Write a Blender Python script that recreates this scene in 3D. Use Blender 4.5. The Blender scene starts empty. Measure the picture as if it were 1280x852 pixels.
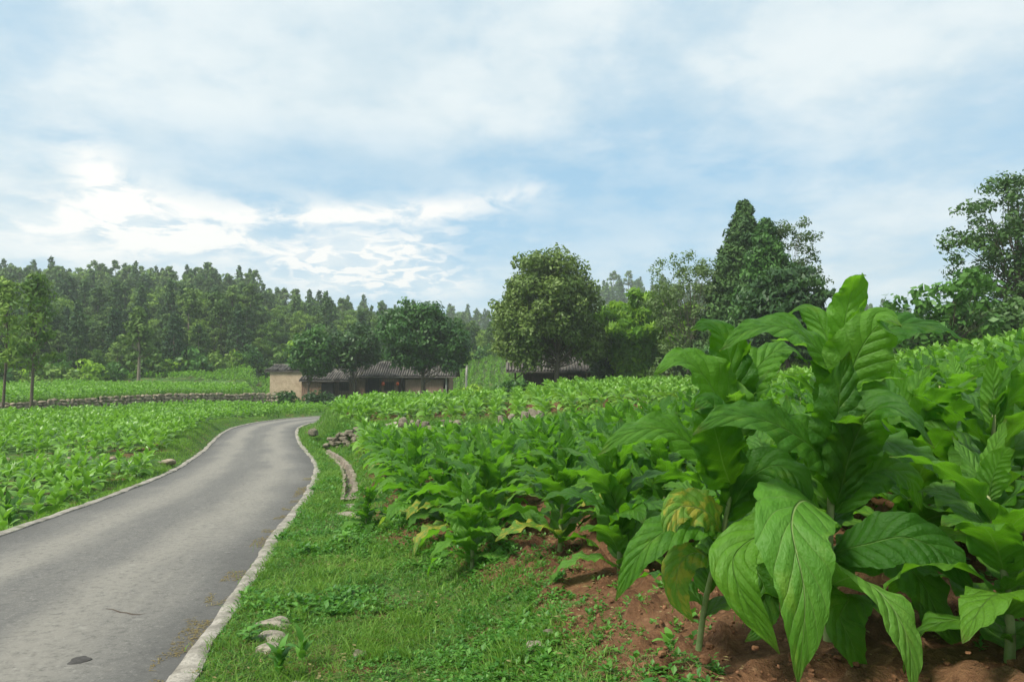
import bpy, math, random
import numpy as np
D = bpy.data; SC = bpy.context.scene; COL = SC.collection
R = math.radians
rng = np.random.default_rng(7); random.seed(7)

# ---------------------------------------------------------------- camera
CAM = np.array([0.0, 0.0, 1.6]); F = 900.0; PITCH = math.atan(29 / 900)
cd = D.cameras.new('camera'); cam = D.objects.new('camera', cd); COL.objects.link(cam)
cam.location = CAM; cam.rotation_euler = (math.pi / 2 + PITCH, 0, 0)
cd.sensor_width = 36; cd.lens = 36 * F / 1280; cd.clip_start = 0.05; cd.clip_end = 3000
SC.camera = cam

# ---------------------------------------------------------------- light
SUN_EL, SUN_AZ = 52, 235          # azimuth clockwise from +Y: behind the camera, to the left
SC.view_settings.view_transform = 'Standard'; SC.view_settings.look = 'None'
SC.view_settings.gamma = 1; SC.view_settings.use_curve_mapping = False
SC.view_settings.exposure = 0.85
sl = D.lights.new('sun', 'SUN'); sl.energy = 3.2; sl.angle = R(15); sl.color = (1.0, 0.95, 0.86)
so = D.objects.new('sun', sl); COL.objects.link(so)
so.rotation_euler = (R(90 - SUN_EL), 0, R(180 - SUN_AZ)) 
_az = R(SUN_AZ)
import mathutils
_d = mathutils.Vector((math.sin(_az) * math.cos(R(SUN_EL)), math.cos(_az) * math.cos(R(SUN_EL)), math.sin(R(SUN_EL))))
so.rotation_euler = _d.to_track_quat('Z', 'Y').to_euler(); so.location = _d * 50

class NT:
    """small node-tree writer"""
    def __init__(s, tree): s.t = tree; s.n = tree.nodes; s.l = tree.links; s.n.clear()
    def node(s, typ, **kw):
        n = s.n.new(typ)
        for k, v in kw.items(): setattr(n, k, v)
        return n
    def put(s, sock, v):
        if isinstance(v, bpy.types.NodeSocket): s.l.new(v, sock)
        elif v is not None:
            if isinstance(v, (tuple, list)) and len(v) == 3 and sock.type == 'RGBA': v = (*v, 1)
            sock.default_value = v
    def m(s, op, a, b=None, c=None, clamp=False):
        n = s.node('ShaderNodeMath', operation=op, use_clamp=clamp)
        s.put(n.inputs[0], a)
        if b is not None: s.put(n.inputs[1], b)
        if c is not None: s.put(n.inputs[2], c)
        return n.outputs[0]
    def mix(s, f, a, b, blend='MIX'):
        n = s.node('ShaderNodeMix', data_type='RGBA', blend_type=blend)
        s.put(n.inputs['Factor'], f); s.put(n.inputs[6], a); s.put(n.inputs[7], b)
        return n.outputs[2]
    def noise(s, vec, scale, detail=4, rough=0.55, out='Fac', dist=0.0):
        n = s.node('ShaderNodeTexNoise'); s.put(n.inputs['Vector'], vec)
        n.inputs['Scale'].default_value = scale; n.inputs['Detail'].default_value = detail
        n.inputs['Roughness'].default_value = rough; n.inputs['Distortion'].default_value = dist
        return n.outputs[out]
    def ss(s, x, lo, hi, a=0.0, b=1.0):
        n = s.node('ShaderNodeMapRange', interpolation_type='SMOOTHSTEP')
        s.put(n.inputs['Value'], x)
        for k, v in (('From Min', lo), ('From Max', hi), ('To Min', a), ('To Max', b)): s.put(n.inputs[k], v)
        return n.outputs[0]
    def comb(s, x, y, z):
        n = s.node('ShaderNodeCombineXYZ')
        for i, v in enumerate((x, y, z)): s.put(n.inputs[i], v)
        return n.outputs[0]
    def sep(s, v):
        n = s.node('ShaderNodeSeparateXYZ'); s.put(n.inputs[0], v); return n.outputs

# ---------------------------------------------------------------- sky (world)
W = D.worlds.new('World'); SC.world = W; W.use_nodes = True
k = NT(W.node_tree)
tc = k.node('ShaderNodeTexCoord')
X, Y, Z = k.sep(tc.outputs['Generated'])
sky = k.node('ShaderNodeTexSky', sky_type='NISHITA', sun_disc=False, sun_elevation=R(SUN_EL), sun_rotation=R(SUN_AZ))
sky.air_density = 1.0; sky.dust_density = 0.6; sky.ozone_density = 1.5
az = k.m('ARCTAN2', X, Y)
el = k.m('ARCTAN2', Z, k.m('SQRT', k.m('ADD', k.m('MULTIPLY', X, X), k.m('MULTIPLY', Y, Y))))
zz = k.m('ADD', k.m('MAXIMUM', Z, 0.0), 0.22)
pv = k.comb(k.m('DIVIDE', X, zz), k.m('DIVIDE', Y, zz), 0.0)        # the cloud deck seen in perspective
wob = k.m('SUBTRACT', k.noise(pv, 1.3, 5), 0.5)
wob2 = k.m('SUBTRACT', k.noise(pv, 1.9, 5, out='Color'), 0.5)
def blob(px, py, sx, sy, tilt=0.0, w1=0.12, w2=0.06):
    """soft patch of cloud round one direction of the sky, edges broken by noise"""
    a0 = math.atan((px - 640) / F); e0 = math.atan((455 - py) / F * math.cos(a0))
    da = k.m('ADD', k.m('SUBTRACT', az, a0), k.m('MULTIPLY', wob, w1))
    de = k.m('ADD', k.m('SUBTRACT', el, e0), k.m('MULTIPLY', wob, w2))
    c, s_ = math.cos(tilt), math.sin(tilt)
    u = k.m('DIVIDE', k.m('ADD', k.m('MULTIPLY', da, c), k.m('MULTIPLY', de, s_)), sx / F)
    v = k.m('DIVIDE', k.m('SUBTRACT', k.m('MULTIPLY', de, c), k.m('MULTIPLY', da, s_)), sy / F)
    r2 = k.m('ADD', k.m('MULTIPLY', u, u), k.m('MULTIPLY', v, v))
    return k.m('POWER', 2.718, k.m('MULTIPLY', r2, -1.0))
def addl(l):
    o = l[0]
    for q in l[1:]: o = k.m('ADD', o, q)
    return o
fine = k.noise(pv, 6.0, 8, 0.6, dist=0.4)
mid = k.noise(pv, 2.2, 8, 0.58)
big = k.noise(k.comb(k.m('DIVIDE', X, zz), k.m('MULTIPLY', k.m('DIVIDE', Y, zz), 0.7), 4.0), 0.9, 6, 0.62)
# thin high veil
veil = k.ss(k.m('ADD', k.m('MULTIPLY', big, 0.45), k.m('ADD', k.m('MULTIPLY', mid, 0.35), k.m('MULTIPLY', fine, .2))), 0.36, 0.58, 0.24, 0.92)
gap = k.m('MULTIPLY', k.m('ADD', blob(650, 300, 230, 60), blob(880, 215, 190, 60, 0.0)), 0.5)
gap = k.m('ADD', gap, k.m('MULTIPLY', blob(400, 205, 260, 40), 0.45))
topv = k.m('ADD', k.ss(el, 0.20, 0.46, 0.0, 0.22), k.m('MULTIPLY', blob(60, 300, 190, 110), 0.3))
veil = k.m('MAXIMUM', k.m('SUBTRACT', k.m('ADD', veil, topv), gap), 0.06, clamp=True)
# brighter wisps
st = addl([blob(135, 228, 26, 60, 0.75, .03, .03), blob(175, 258, 60, 30, -0.4, .04, .03), blob(300, 272, 210, 24, 0.05), blob(480, 268, 110, 13, 0.06), blob(240, 298, 120, 17, -0.06), k.m('MULTIPLY', blob(640, 243, 52, 11, 0.24), .6), blob(90, 290, 90, 30)])
tuft = addl([blob(470, 318, 90, 26, 0.1), blob(500, 345, 90, 24), blob(400, 330, 60, 20)])
pt = k.comb(k.m('MULTIPLY', k.m('DIVIDE', X, zz), 1.0), k.m('MULTIPLY', k.m('DIVIDE', Y, zz), 1.0), 2.0)
cells = k.noise(pt, 11.0, 4, 0.5, dist=0.8)
wis = k.m('ADD', k.m('MULTIPLY', st, k.ss(fine, 0.38, 0.60, 0.05, 1.0)), k.m('MULTIPLY', tuft, k.ss(cells, 0.42, 0.62, 0.1, 1.1)))
wis = k.m('ADD', wis, k.m('MULTIPLY', k.ss(k.noise(pv, 3.1, 8, 0.6), 0.55, 0.8), 0.35), clamp=True)
clear = k.mix(0.75, sky.outputs[0], (3.2, 5.7, 7.7))
greyc = k.mix(k.ss(mid, 0.35, 0.65), (5.3, 6.5, 7.2), (7.0, 7.7, 7.95))
c1 = k.mix(k.m('MULTIPLY', veil, 1.0), clear, greyc)
c2 = k.mix(k.m('MULTIPLY', wis, 0.95), c1, (8.9, 8.8, 8.5))
c2 = k.mix(k.ss(el, 0.20, 0.0, 0.0, 0.22), c2, (6.3, 7.2, 7.7))
bg = k.node('ShaderNodeBackground'); k.put(bg.inputs[0], c2); bg.inputs[1].default_value = 0.067
wo = k.node('ShaderNodeOutputWorld'); k.l.new(bg.outputs[0], wo.inputs[0])
W.cycles.sampling_method = 'MANUAL'; W.cycles.sample_map_resolution = 512

# ---------------------------------------------------------------- numpy helpers
def sst(a, b, x):
    t = np.clip((np.asarray(x, float) - a) / (b - a), 0, 1); return t * t * (3 - 2 * t)
def vnoise(x, y, seed=0):
    xi = np.floor(x).astype(np.int64); yi = np.floor(y).astype(np.int64); fx = x - xi; fy = y - yi
    fx = fx * fx * (3 - 2 * fx); fy = fy * fy * (3 - 2 * fy)
    def h(i, j):
        n = (i * 374761393 + j * 668265263 + seed * 1274126177) & 0xffffffff
        n = ((n ^ (n >> 13)) * 1103515245) & 0xffffffff
        n = (n ^ (n >> 16)) & 0xffffffff
        return n / 4294967295.0
    return (h(xi, yi) * (1 - fx) + h(xi + 1, yi) * fx) * (1 - fy) + (h(xi, yi + 1) * (1 - fx) + h(xi + 1, yi + 1) * fx) * fy
def fbm(x, y, o=4, seed=0):
    s = 0; a = 0.5
    for i in range(o): s = s + a * vnoise(x * 2 ** i, y * 2 ** i, seed + i * 7); a *= 0.5
    return s
def ray(px, py):
    u = (px - 640) / F; v = (426 - py) / F; c, s = math.cos(PITCH), math.sin(PITCH)
    return np.array([u, c - v * s, s + v * c])
def P(px, py, y):
    d = ray(px, py); return CAM + d * (y / d[1])
def norm(v): return v / (np.linalg.norm(v, axis=-1, keepdims=True) + 1e-9)

def mesh_np(name, V, Q, mats, mi=None, uv=None, smooth=True, col=None):
    V = np.asarray(V, np.float32); Q = np.asarray(Q, np.int32); me = D.meshes.new(name)
    me.vertices.add(len(V)); me.vertices.foreach_set('co', V.ravel())
    me.loops.add(Q.size); me.loops.foreach_set('vertex_index', Q.ravel())
    me.polygons.add(len(Q)); me.polygons.foreach_set('loop_start', np.arange(0, Q.size, 4, dtype=np.int32))
    for m in mats: me.materials.append(m)
    if mi is not None: me.polygons.foreach_set('material_index', np.asarray(mi, np.int32))
    me.update(calc_edges=True)
    me.polygons.foreach_set('use_smooth', np.full(len(Q), smooth, bool))
    if uv is not None:
        l = me.uv_layers.new(name='UVMap'); l.data.foreach_set('uv', np.asarray(uv, np.float32)[Q.ravel()].ravel())
    if col is not None:
        a = me.attributes.new('tint', 'FLOAT_COLOR', 'POINT')
        c = np.ones((len(V), 4), np.float32); c[:, :col.shape[1]] = col; a.data.foreach_set('color', c.ravel())
    return me

class MB:
    def __init__(s): s.V = []; s.Q = []; s.M = []; s.U = []; s.C = []; s.n = 0
    def add(s, V, Q, m=0, uv=None, col=None):
        V = np.asarray(V, float); Q = np.asarray(Q, int)
        s.V.append(V); s.Q.append(Q + s.n); s.M.append(np.full(len(Q), m)); s.n += len(V)
        s.U.append(np.zeros((len(V), 2)) if uv is None else uv)
        s.C.append(np.full((len(V), 3), 0.5) if col is None else np.broadcast_to(col, (len(V), 3)))
        return s
    def arrays(s): return np.concatenate(s.V), np.concatenate(s.Q), np.concatenate(s.M), np.concatenate(s.U), np.concatenate(s.C)
    def mesh(s, name, mats, smooth=False):
        V, Q, M, U, C = s.arrays(); return mesh_np(name, V, Q, mats, M, U, smooth, C)
    def box(s, c, d, m=0, rz=0.0, jit=0.0):
        c = np.asarray(c, float); h = np.asarray(d, float) / 2
        v = np.array([[a, b, e] for a in (-1, 1) for b in (-1, 1) for e in (-1, 1)], float) * h
        if jit: v += rng.normal(0, jit, v.shape)
        cs, sn = math.cos(rz), math.sin(rz)
        v = np.stack([v[:, 0] * cs - v[:, 1] * sn, v[:, 0] * sn + v[:, 1] * cs, v[:, 2]], 1) + c
        return s.add(v, [[0, 1, 3, 2], [4, 6, 7, 5], [0, 4, 5, 1], [2, 3, 7, 6], [0, 2, 6, 4], [1, 5, 7, 3]], m)
    def tube(s, pts, rad, sides=8, m=0, cap=True):
        pts = np.asarray(pts, float); n = len(pts); rad = np.broadcast_to(rad, (n,))
        t = norm(np.gradient(pts, axis=0)); a = np.array([0, 0, 1.0]) if abs(t[0][2]) < .9 else np.array([1.0, 0, 0])
        V = []
        for i in range(n):
            b = norm(np.cross(t[i], a)); c = np.cross(b, t[i]); a = c
            th = np.linspace(0, 2 * math.pi, sides, endpoint=False)
            V.append(pts[i] + rad[i] * (np.cos(th)[:, None] * b + np.sin(th)[:, None] * c))
        V = np.concatenate(V); Q = []
        for i in range(n - 1):
            for j in range(sides):
                j2 = (j + 1) % sides; Q.append([i * sides + j, i * sides + j2, (i + 1) * sides + j2, (i + 1) * sides + j])
        if cap and sides == 4: Q += [[3, 2, 1, 0], [(n - 1) * 4 + q for q in range(4)]]
        if cap and sides == 8:
            for o in (0, (n - 1) * 8): Q += [[o, o + 1, o + 2, o + 3], [o, o + 3, o + 4, o + 7], [o + 4, o + 5, o + 6, o + 7]]
        th = np.tile(np.linspace(0, 1, sides), n); vv = np.repeat(np.linspace(0, 1, n), sides)
        return s.add(V, Q, m, np.stack([th, vv], 1))
    def rock(s, c, size, m=0, n=4, seed=None, rough=0.22, rz=0.0):
        """stone: a cube-sphere, flattened and dented"""
        r = np.random.default_rng(seed if seed is not None else rng.integers(1e9)); V = []; Q = []
        g = np.linspace(-1, 1, n + 1); base = 0
        for ax in range(3):
            for sg in (-1, 1):
                a, b = np.meshgrid(g, g, indexing='ij'); p = np.zeros((a.size, 3))
                p[:, ax] = sg; p[:, (ax + 1) % 3] = a.ravel() * sg; p[:, (ax + 2) % 3] = b.ravel(); V.append(p)
                for i in range(n):
                    for j in range(n):
                        q = base + i * (n + 1) + j; Q.append([q, q + n + 1, q + n + 2, q + 1])
                base += (n + 1) ** 2
        V = np.concatenate(V); L = np.linalg.norm(V, axis=1, keepdims=True); V = V / L ** 0.72
        for _ in range(7):
            d = norm(r.normal(size=3)); h = r.uniform(.55, .85); pr = V @ d
            V -= np.maximum(pr - h, 0)[:, None] * d * .85
        ph = r.uniform(0, 6, 3); V *= (1 + rough * .3 * (np.sin(V * 4 + ph).sum(1)))[:, None]
        V = V * np.asarray(size, float) / 2
        cs, sn = math.cos(rz), math.sin(rz)
        V = np.stack([V[:, 0] * cs - V[:, 1] * sn, V[:, 0] * sn + V[:, 1] * cs, V[:, 2]], 1) + np.asarray(c, float)
        return s.add(V, Q, m)

def obj(name, me, parent=None, loc=(0, 0, 0), rz=0.0, sc=1.0):
    o = D.objects.new(name, me); COL.objects.link(o); o.location = loc; o.rotation_euler = (0, 0, rz)
    o.scale = (sc, sc, sc) if np.isscalar(sc) else sc
    if parent is not None: o.parent = parent
    return o
def tag(o, label=None, cat=None, group=None, kind=None):
    if label: o['label'] = label
    if cat: o['category'] = cat
    if group: o['group'] = group
    if kind: o['kind'] = kind
    return o
def thing(name, label, cat, loc=(0, 0, 0), rz=0.0, group=None, sc=1.0):
    o = D.objects.new(name, None); COL.objects.link(o); o.location = loc; o.rotation_euler = (0, 0, rz)
    o.scale = (sc, sc, sc) if np.isscalar(sc) else sc
    return tag(o, label, cat, group)

# ---------------------------------------------------------------- materials
def mat(name):
    m = D.materials.new(name); m.use_nodes = True; k = NT(m.node_tree)
    out = k.node('ShaderNodeOutputMaterial'); return m, k, out
def bsdf(k, col, rough=0.8, spec=0.3, bump=None, bs=0.3, bd=0.02):
    b = k.node('ShaderNodeBsdfPrincipled'); k.put(b.inputs['Base Color'], col); k.put(b.inputs['Roughness'], rough)
    b.inputs['Specular IOR Level'].default_value = spec
    if bump is not None:
        bn = k.node('ShaderNodeBump'); bn.inputs['Strength'].default_value = bs; bn.inputs['Distance'].default_value = bd
        k.put(bn.inputs['Height'], bump); k.l.new(bn.outputs[0], b.inputs['Normal'])
    return b
def simple(name, c1, c2, scale=3.0, rough=0.85, bs=0.4, bd=0.02, stretch=None, spec=0.25):
    m, k, out = mat(name); tc = k.node('ShaderNodeTexCoord'); v = tc.outputs['Object']
    if stretch:
        mp = k.node('ShaderNodeMapping'); k.l.new(v, mp.inputs[0]); mp.inputs['Scale'].default_value = stretch; v = mp.outputs[0]
    n = k.noise(v, scale, 6, 0.6); n2 = k.noise(v, scale * 6, 4, 0.6)
    c = k.mix(k.ss(k.m('ADD', k.m('MULTIPLY', n, .65), k.m('MULTIPLY', n2, .35)), .35, .65), c1, c2)
    b = bsdf(k, c, rough, spec, n2, bs, bd); k.l.new(b.outputs[0], out.inputs[0]); return m

def foliage(name, c_dark, c_light, trans=0.3, rough=0.6, spec=0.25, nscale=0.6):
    """leaf mass: colour varies from clump to clump, a little light passes through"""
    m, k, out = mat(name); oi = k.node('ShaderNodeObjectInfo'); g = k.node('ShaderNodeNewGeometry')
    at = k.node('ShaderNodeAttribute', attribute_name='tint')
    n = k.noise(g.outputs['Position'], nscale, 3)
    f = k.m('ADD', k.m('ADD', k.m('MULTIPLY', n, .6), k.m('MULTIPLY', at.outputs['Fac'], .55)), k.m('MULTIPLY', k.m('SUBTRACT', oi.outputs['Random'], .5), .6))
    c = k.mix(k.ss(f, .2, .95), c_dark, c_light)
    b = bsdf(k, c, rough, spec)
    t = k.node('ShaderNodeBsdfTranslucent'); k.put(t.inputs[0], k.mix(.5, c, (c_light[0] * 1.6, c_light[1] * 1.7, c_light[2] * .8)))
    mx = k.node('ShaderNodeMixShader'); mx.inputs[0].default_value = trans
    k.l.new(b.outputs[0], mx.inputs[1]); k.l.new(t.outputs[0], mx.inputs[2]); k.l.new(mx.outputs[0], out.inputs[0]); return m

def tobacco_mat(name, c_dark, c_light, vein, trans=0.48, blotch=None, amount=0.0):
    m, k, out = mat(name); oi = k.node('ShaderNodeObjectInfo'); g = k.node('ShaderNodeNewGeometry')
    uvn = k.node('ShaderNodeUVMap'); u, v, _ = k.sep(uvn.outputs[0])
    at = k.node('ShaderNodeAttribute', attribute_name='tint')
    a = k.m('MULTIPLY', k.m('ABSOLUTE', k.m('SUBTRACT', u, .5)), 2.0)
    ph = k.m('FRACT', k.m('SUBTRACT', k.m('MULTIPLY', v, 10.0), k.m('MULTIPLY', k.m('POWER', a, 0.8), 1.9)))
    d = k.m('MULTIPLY', k.m('ABSOLUTE', k.m('SUBTRACT', ph, .5)), 2.0)     # 1 on a side vein
    side = k.m('MULTIPLY', k.ss(d, .90, 1.0), k.ss(a, 1.0, .5, .2, 1.0))
    rib = k.ss(a, k.m('MULTIPLY', k.m('SUBTRACT', 1.25, v), .055), 0.0)
    uvc = k.comb(k.m('MULTIPLY', u, 2.0), k.m('MULTIPLY', v, 5.0), k.m('MULTIPLY', oi.outputs['Random'], 20.0))
    n = k.noise(uvc, 2.2, 4); n2 = k.noise(uvc, 11.0, 4, .6)
    f = k.m('ADD', k.m('MULTIPLY', n, .55), k.m('MULTIPLY', at.outputs['Fac'], .6))
    f = k.m('ADD', f, k.m('MULTIPLY', k.m('SUBTRACT', oi.outputs['Random'], .5), .25))
    c = k.mix(k.ss(f, .3, .85), c_dark, c_light)
    c = k.mix(k.ss(n2, .35, .7, 0, .25), c, c_dark)
    if blotch:
        bl = k.ss(k.noise(uvc, 1.6, 5, .6), .62 - amount, .75 - amount)
        c = k.mix(bl, c, blotch)
        c = k.mix(k.m('MULTIPLY', k.ss(k.noise(uvc, 3.4, 6, .7), .62, .68), bl), c, (.22, .09, .02))
    c = k.mix(k.ss(k.noise(uvc, .9, 4, .6), .56, .74, 0, .35), c, (c_light[0] * 1.7, c_light[1] * 1.15, c_light[2]))
    spots = k.ss(k.noise(uvc, 30.0, 3, .6), .66, .72, 0, .55)
    c = k.mix(spots, c, (.28, .33, .12))
    c = k.mix(k.m('MULTIPLY', side, .28), c, vein); c = k.mix(k.m('MULTIPLY', rib, .75), c, vein)
    tipb = k.m('MULTIPLY', k.ss(v, .90, 1.0), k.ss(n2, .45, .6)); c = k.mix(k.m('MULTIPLY', tipb, .7), c, (.20, .13, .04))
    cb = k.mix(.15, c, (.10, .24, .05))                                     # paler underside
    c2 = k.mix(g.outputs['Backfacing'], c, cb)
    hgt = k.m('ADD', k.m('MULTIPLY', k.m('POWER', k.m('SUBTRACT', 1.0, d), .5), .8), k.m('MULTIPLY', n2, .7))
    hgt = k.m('SUBTRACT', hgt, k.m('MULTIPLY', rib, .8))
    b = bsdf(k, c2, k.ss(n2, .3, .7, .38, .55), .42, hgt, .85, .014)
    t = k.node('ShaderNodeBsdfTranslucent'); k.put(t.inputs[0], k.mix(.45, c, (c_light[0] * 1.8, c_light[1] * 1.9, c_light[2] * .5)))
    mx = k.node('ShaderNodeMixShader'); mx.inputs[0].default_value = trans
    k.l.new(b.outputs[0], mx.inputs[1]); k.l.new(t.outputs[0], mx.inputs[2])
    hole = k.m('MULTIPLY', k.m('GREATER_THAN', k.noise(uvc, 8.5, 2, .5, dist=.6), .755), k.m('GREATER_THAN', a, .12))
    tr_ = k.node('ShaderNodeBsdfTransparent'); mh = k.node('ShaderNodeMixShader'); k.put(mh.inputs[0], hole)
    k.l.new(mx.outputs[0], mh.inputs[1]); k.l.new(tr_.outputs[0], mh.inputs[2]); k.l.new(mh.outputs[0], out.inputs[0]); return m

M = {}
M['tob'] = tobacco_mat('tobacco_leaf', (.030, .125, .006), (.125, .31, .024), (.18, .34, .08))
M['tob_pale'] = tobacco_mat('pale_tobacco_leaf', (.085, .25, .022), (.17, .38, .05), (.40, .50, .2))
M['tob_yellow'] = tobacco_mat('yellowing_tobacco_leaf', (.07, .22, .025), (.17, .32, .04), (.42, .5, .2), blotch=(.42, .38, .05), amount=.16)
M['tob_far'] = foliage('tobacco_foliage', (.045, .150, .010), (.17, .35, .035), .34, .42, .5, .35)
M['stem'] = simple('tobacco_stem', (.13, .20, .055), (.25, .27, .12), 5, .6, .2, .003)
M['grass'] = foliage('grass_blade', (.035, .125, .014), (.16, .30, .040), .35, .6, .3, 1.1)
M['grass_dry'] = foliage('dry_grass', (.20, .15, .06), (.30, .26, .12), .3, .8, .2, 1.5)
M['weed'] = foliage('weed_leaf', (.035, .14, .015), (.13, .31, .04), .3, .5, .35, 2.0)
M['bark'] = simple('bark', (.07, .055, .04), (.15, .12, .09), 6, .9, .7, .03, (1, 1, .25))
M['bark_pale'] = simple('pale_bark', (.16, .13, .10), (.26, .22, .17), 5, .9, .6, .03, (1, 1, .25))
M['stone'] = simple('fieldstone', (.085, .075, .050), (.25, .22, .16), 4, .9, .7, .03)
M['stone_pale'] = simple('pale_stone', (.18, .155, .12), (.34, .30, .24), 6, .9, .6, .02)
M['tanstone'] = simple('tan_wall_stone', (.17, .14, .10), (.36, .30, .22), 3, .95, .7, .03)
M['mud'] = simple('mud_wall', (.36, .27, .18), (.56, .44, .31), 1.6, .95, .8, .06)
M['mud_orange'] = simple('orange_mud_wall', (.45, .22, .08), (.60, .32, .13), 1.5, .95, .6, .04)
M['wood'] = simple('weathered_wood', (.13, .075, .05), (.33, .215, .15), 3, .85, .5, .02, (6, 6, .6))
M['wood_dark'] = simple('sooty_wood', (.035, .024, .018), (.085, .06, .045), 3, .85, .5, .02, (6, 6, .6))
M['wood_pale'] = simple('pale_planks', (.24, .15, .11), (.38, .26, .20), 3, .85, .5, .02, (7, 7, .5))
M['tile'] = simple('grey_roof_tile', (.035, .031, .027), (.16, .145, .125), 1.3, .9, .8, .04)
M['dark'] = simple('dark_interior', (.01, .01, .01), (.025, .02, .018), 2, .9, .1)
M['lantern'] = simple('red_lantern', (.5, .06, .02), (.65, .12, .03), 8, .6, .1)
M['white'] = simple('white_post', (.30, .29, .26), (.46, .44, .40), 5, .8, .2)
FOL = {
 'round': foliage('round_tree_leaf', (.042, .092, .014), (.135, .205, .038), .22, .5, .35, .9),
 'dark': foliage('dark_tree_leaf', (.024, .068, .014), (.075, .155, .032), .2, .5, .35, .9),
 'deep': foliage('deep_green_leaf', (.030, .090, .016), (.085, .20, .034), .22, .5, .3, .8),
 'olive': foliage('olive_leaf', (.050, .095, .025), (.12, .19, .055), .25, .55, .3, .9),
 'bamboo': foliage('bamboo_leaf', (.09, .21, .012), (.26, .43, .03), .35, .5, .3, .7),
 'conifer': foliage('conifer_needle', (.022, .062, .018), (.075, .145, .036), .12, .65, .2, .9),
 'pine': foliage('pine_needle', (.030, .080, .016), (.12, .20, .040), .15, .65, .2, .15),
 'wood': foliage('hillside_leaf', (.045, .115, .016), (.18, .29, .040), .2, .6, .25, .15),
}

# ---------------------------------------------------------------- road axis
CL = np.array([(-.9, -10), (-2.0, -4.4), (-2.87, 0), (-3.75, 4.5), (-4.67, 9), (-5.45, 13), (-6.75, 18.3), (-8.6, 24), (-10.65, 30), (-12.4, 35.5), (-13.45, 40), (-13.6, 44.5), (-12.6, 49), (-9.5, 52.5), (-4.5, 55), (2, 56.5), (12, 58)], float)
def catmull(p, n=14):
    out = []
    q = np.vstack([2 * p[0] - p[1], p, 2 * p[-1] - p[-2]])
    for i in range(1, len(q) - 2):
        t = np.linspace(0, 1, n, endpoint=False)[:, None]; a, b, c, d = q[i - 1], q[i], q[i + 1], q[i + 2]
        out.append(.5 * ((2 * b) + (c - a) * t + (2 * a - 5 * b + 4 * c - d) * t ** 2 + (3 * b - a - 3 * c + d) * t ** 3))
    out.append(p[-1:]); return np.vstack(out)
AX = catmull(CL); AXT = norm(np.gradient(AX, axis=0)); AXN = np.stack([AXT[:, 1], -AXT[:, 0]], 1)   # normal to the right
AXS = np.concatenate([[0], np.cumsum(np.linalg.norm(np.diff(AX, axis=0), axis=1))])
def zr(s): return np.interp(s, ZS, ZZ)
ZZ_Y = np.interp(AX[:, 1], [-10, 0, 28, 34, 42, 52, 58], [.55, 0, -1.63, -1.74, -1.88, -2.1, -2.15])
ZS, ZZ = AXS, ZZ_Y
HALF = 1.70
def road_query(x, y):
    x = np.atleast_1d(x).ravel(); y = np.atleast_1d(y).ravel(); s = np.empty(len(x)); z = np.empty(len(x))
    for i in range(0, len(x), 20000):
        dx = x[i:i + 20000, None] - AX[None, :, 0]; dy = y[i:i + 20000, None] - AX[None, :, 1]
        j = (dx * dx + dy * dy).argmin(1); r = np.arange(len(j))
        along = dx[r, j] * AXT[j, 0] + dy[r, j] * AXT[j, 1]
        lat = dx[r, j] * AXN[j, 0] + dy[r, j] * AXN[j, 1]
        dist = np.hypot(dx[r, j], dy[r, j])
        end = (np.abs(along) > 1.0)
        s[i:i + 20000] = np.where(end, np.sign(lat) * dist, lat); z[i:i + 20000] = np.interp(AXS[j] + np.clip(along, -1, 1), ZS, ZZ)
    return s, z
def wall_y(x): return np.interp(x, [-9, -6.9, .27, 2.3, 5, 9], [28, 27, 24.2, 21.8, 19.2, 17])
def wallc_y(x): return np.interp(x, [-90, -32, -21, -14], [38, 46, 61, 64])
def field_edge(y): return np.interp(y, [0, 2.9, 5.0, 6.5, 8.5, 11, 24, 27], [1.0, .40, .05, -.3, -1.3, -1.9, -5.3, -6.1])
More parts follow.
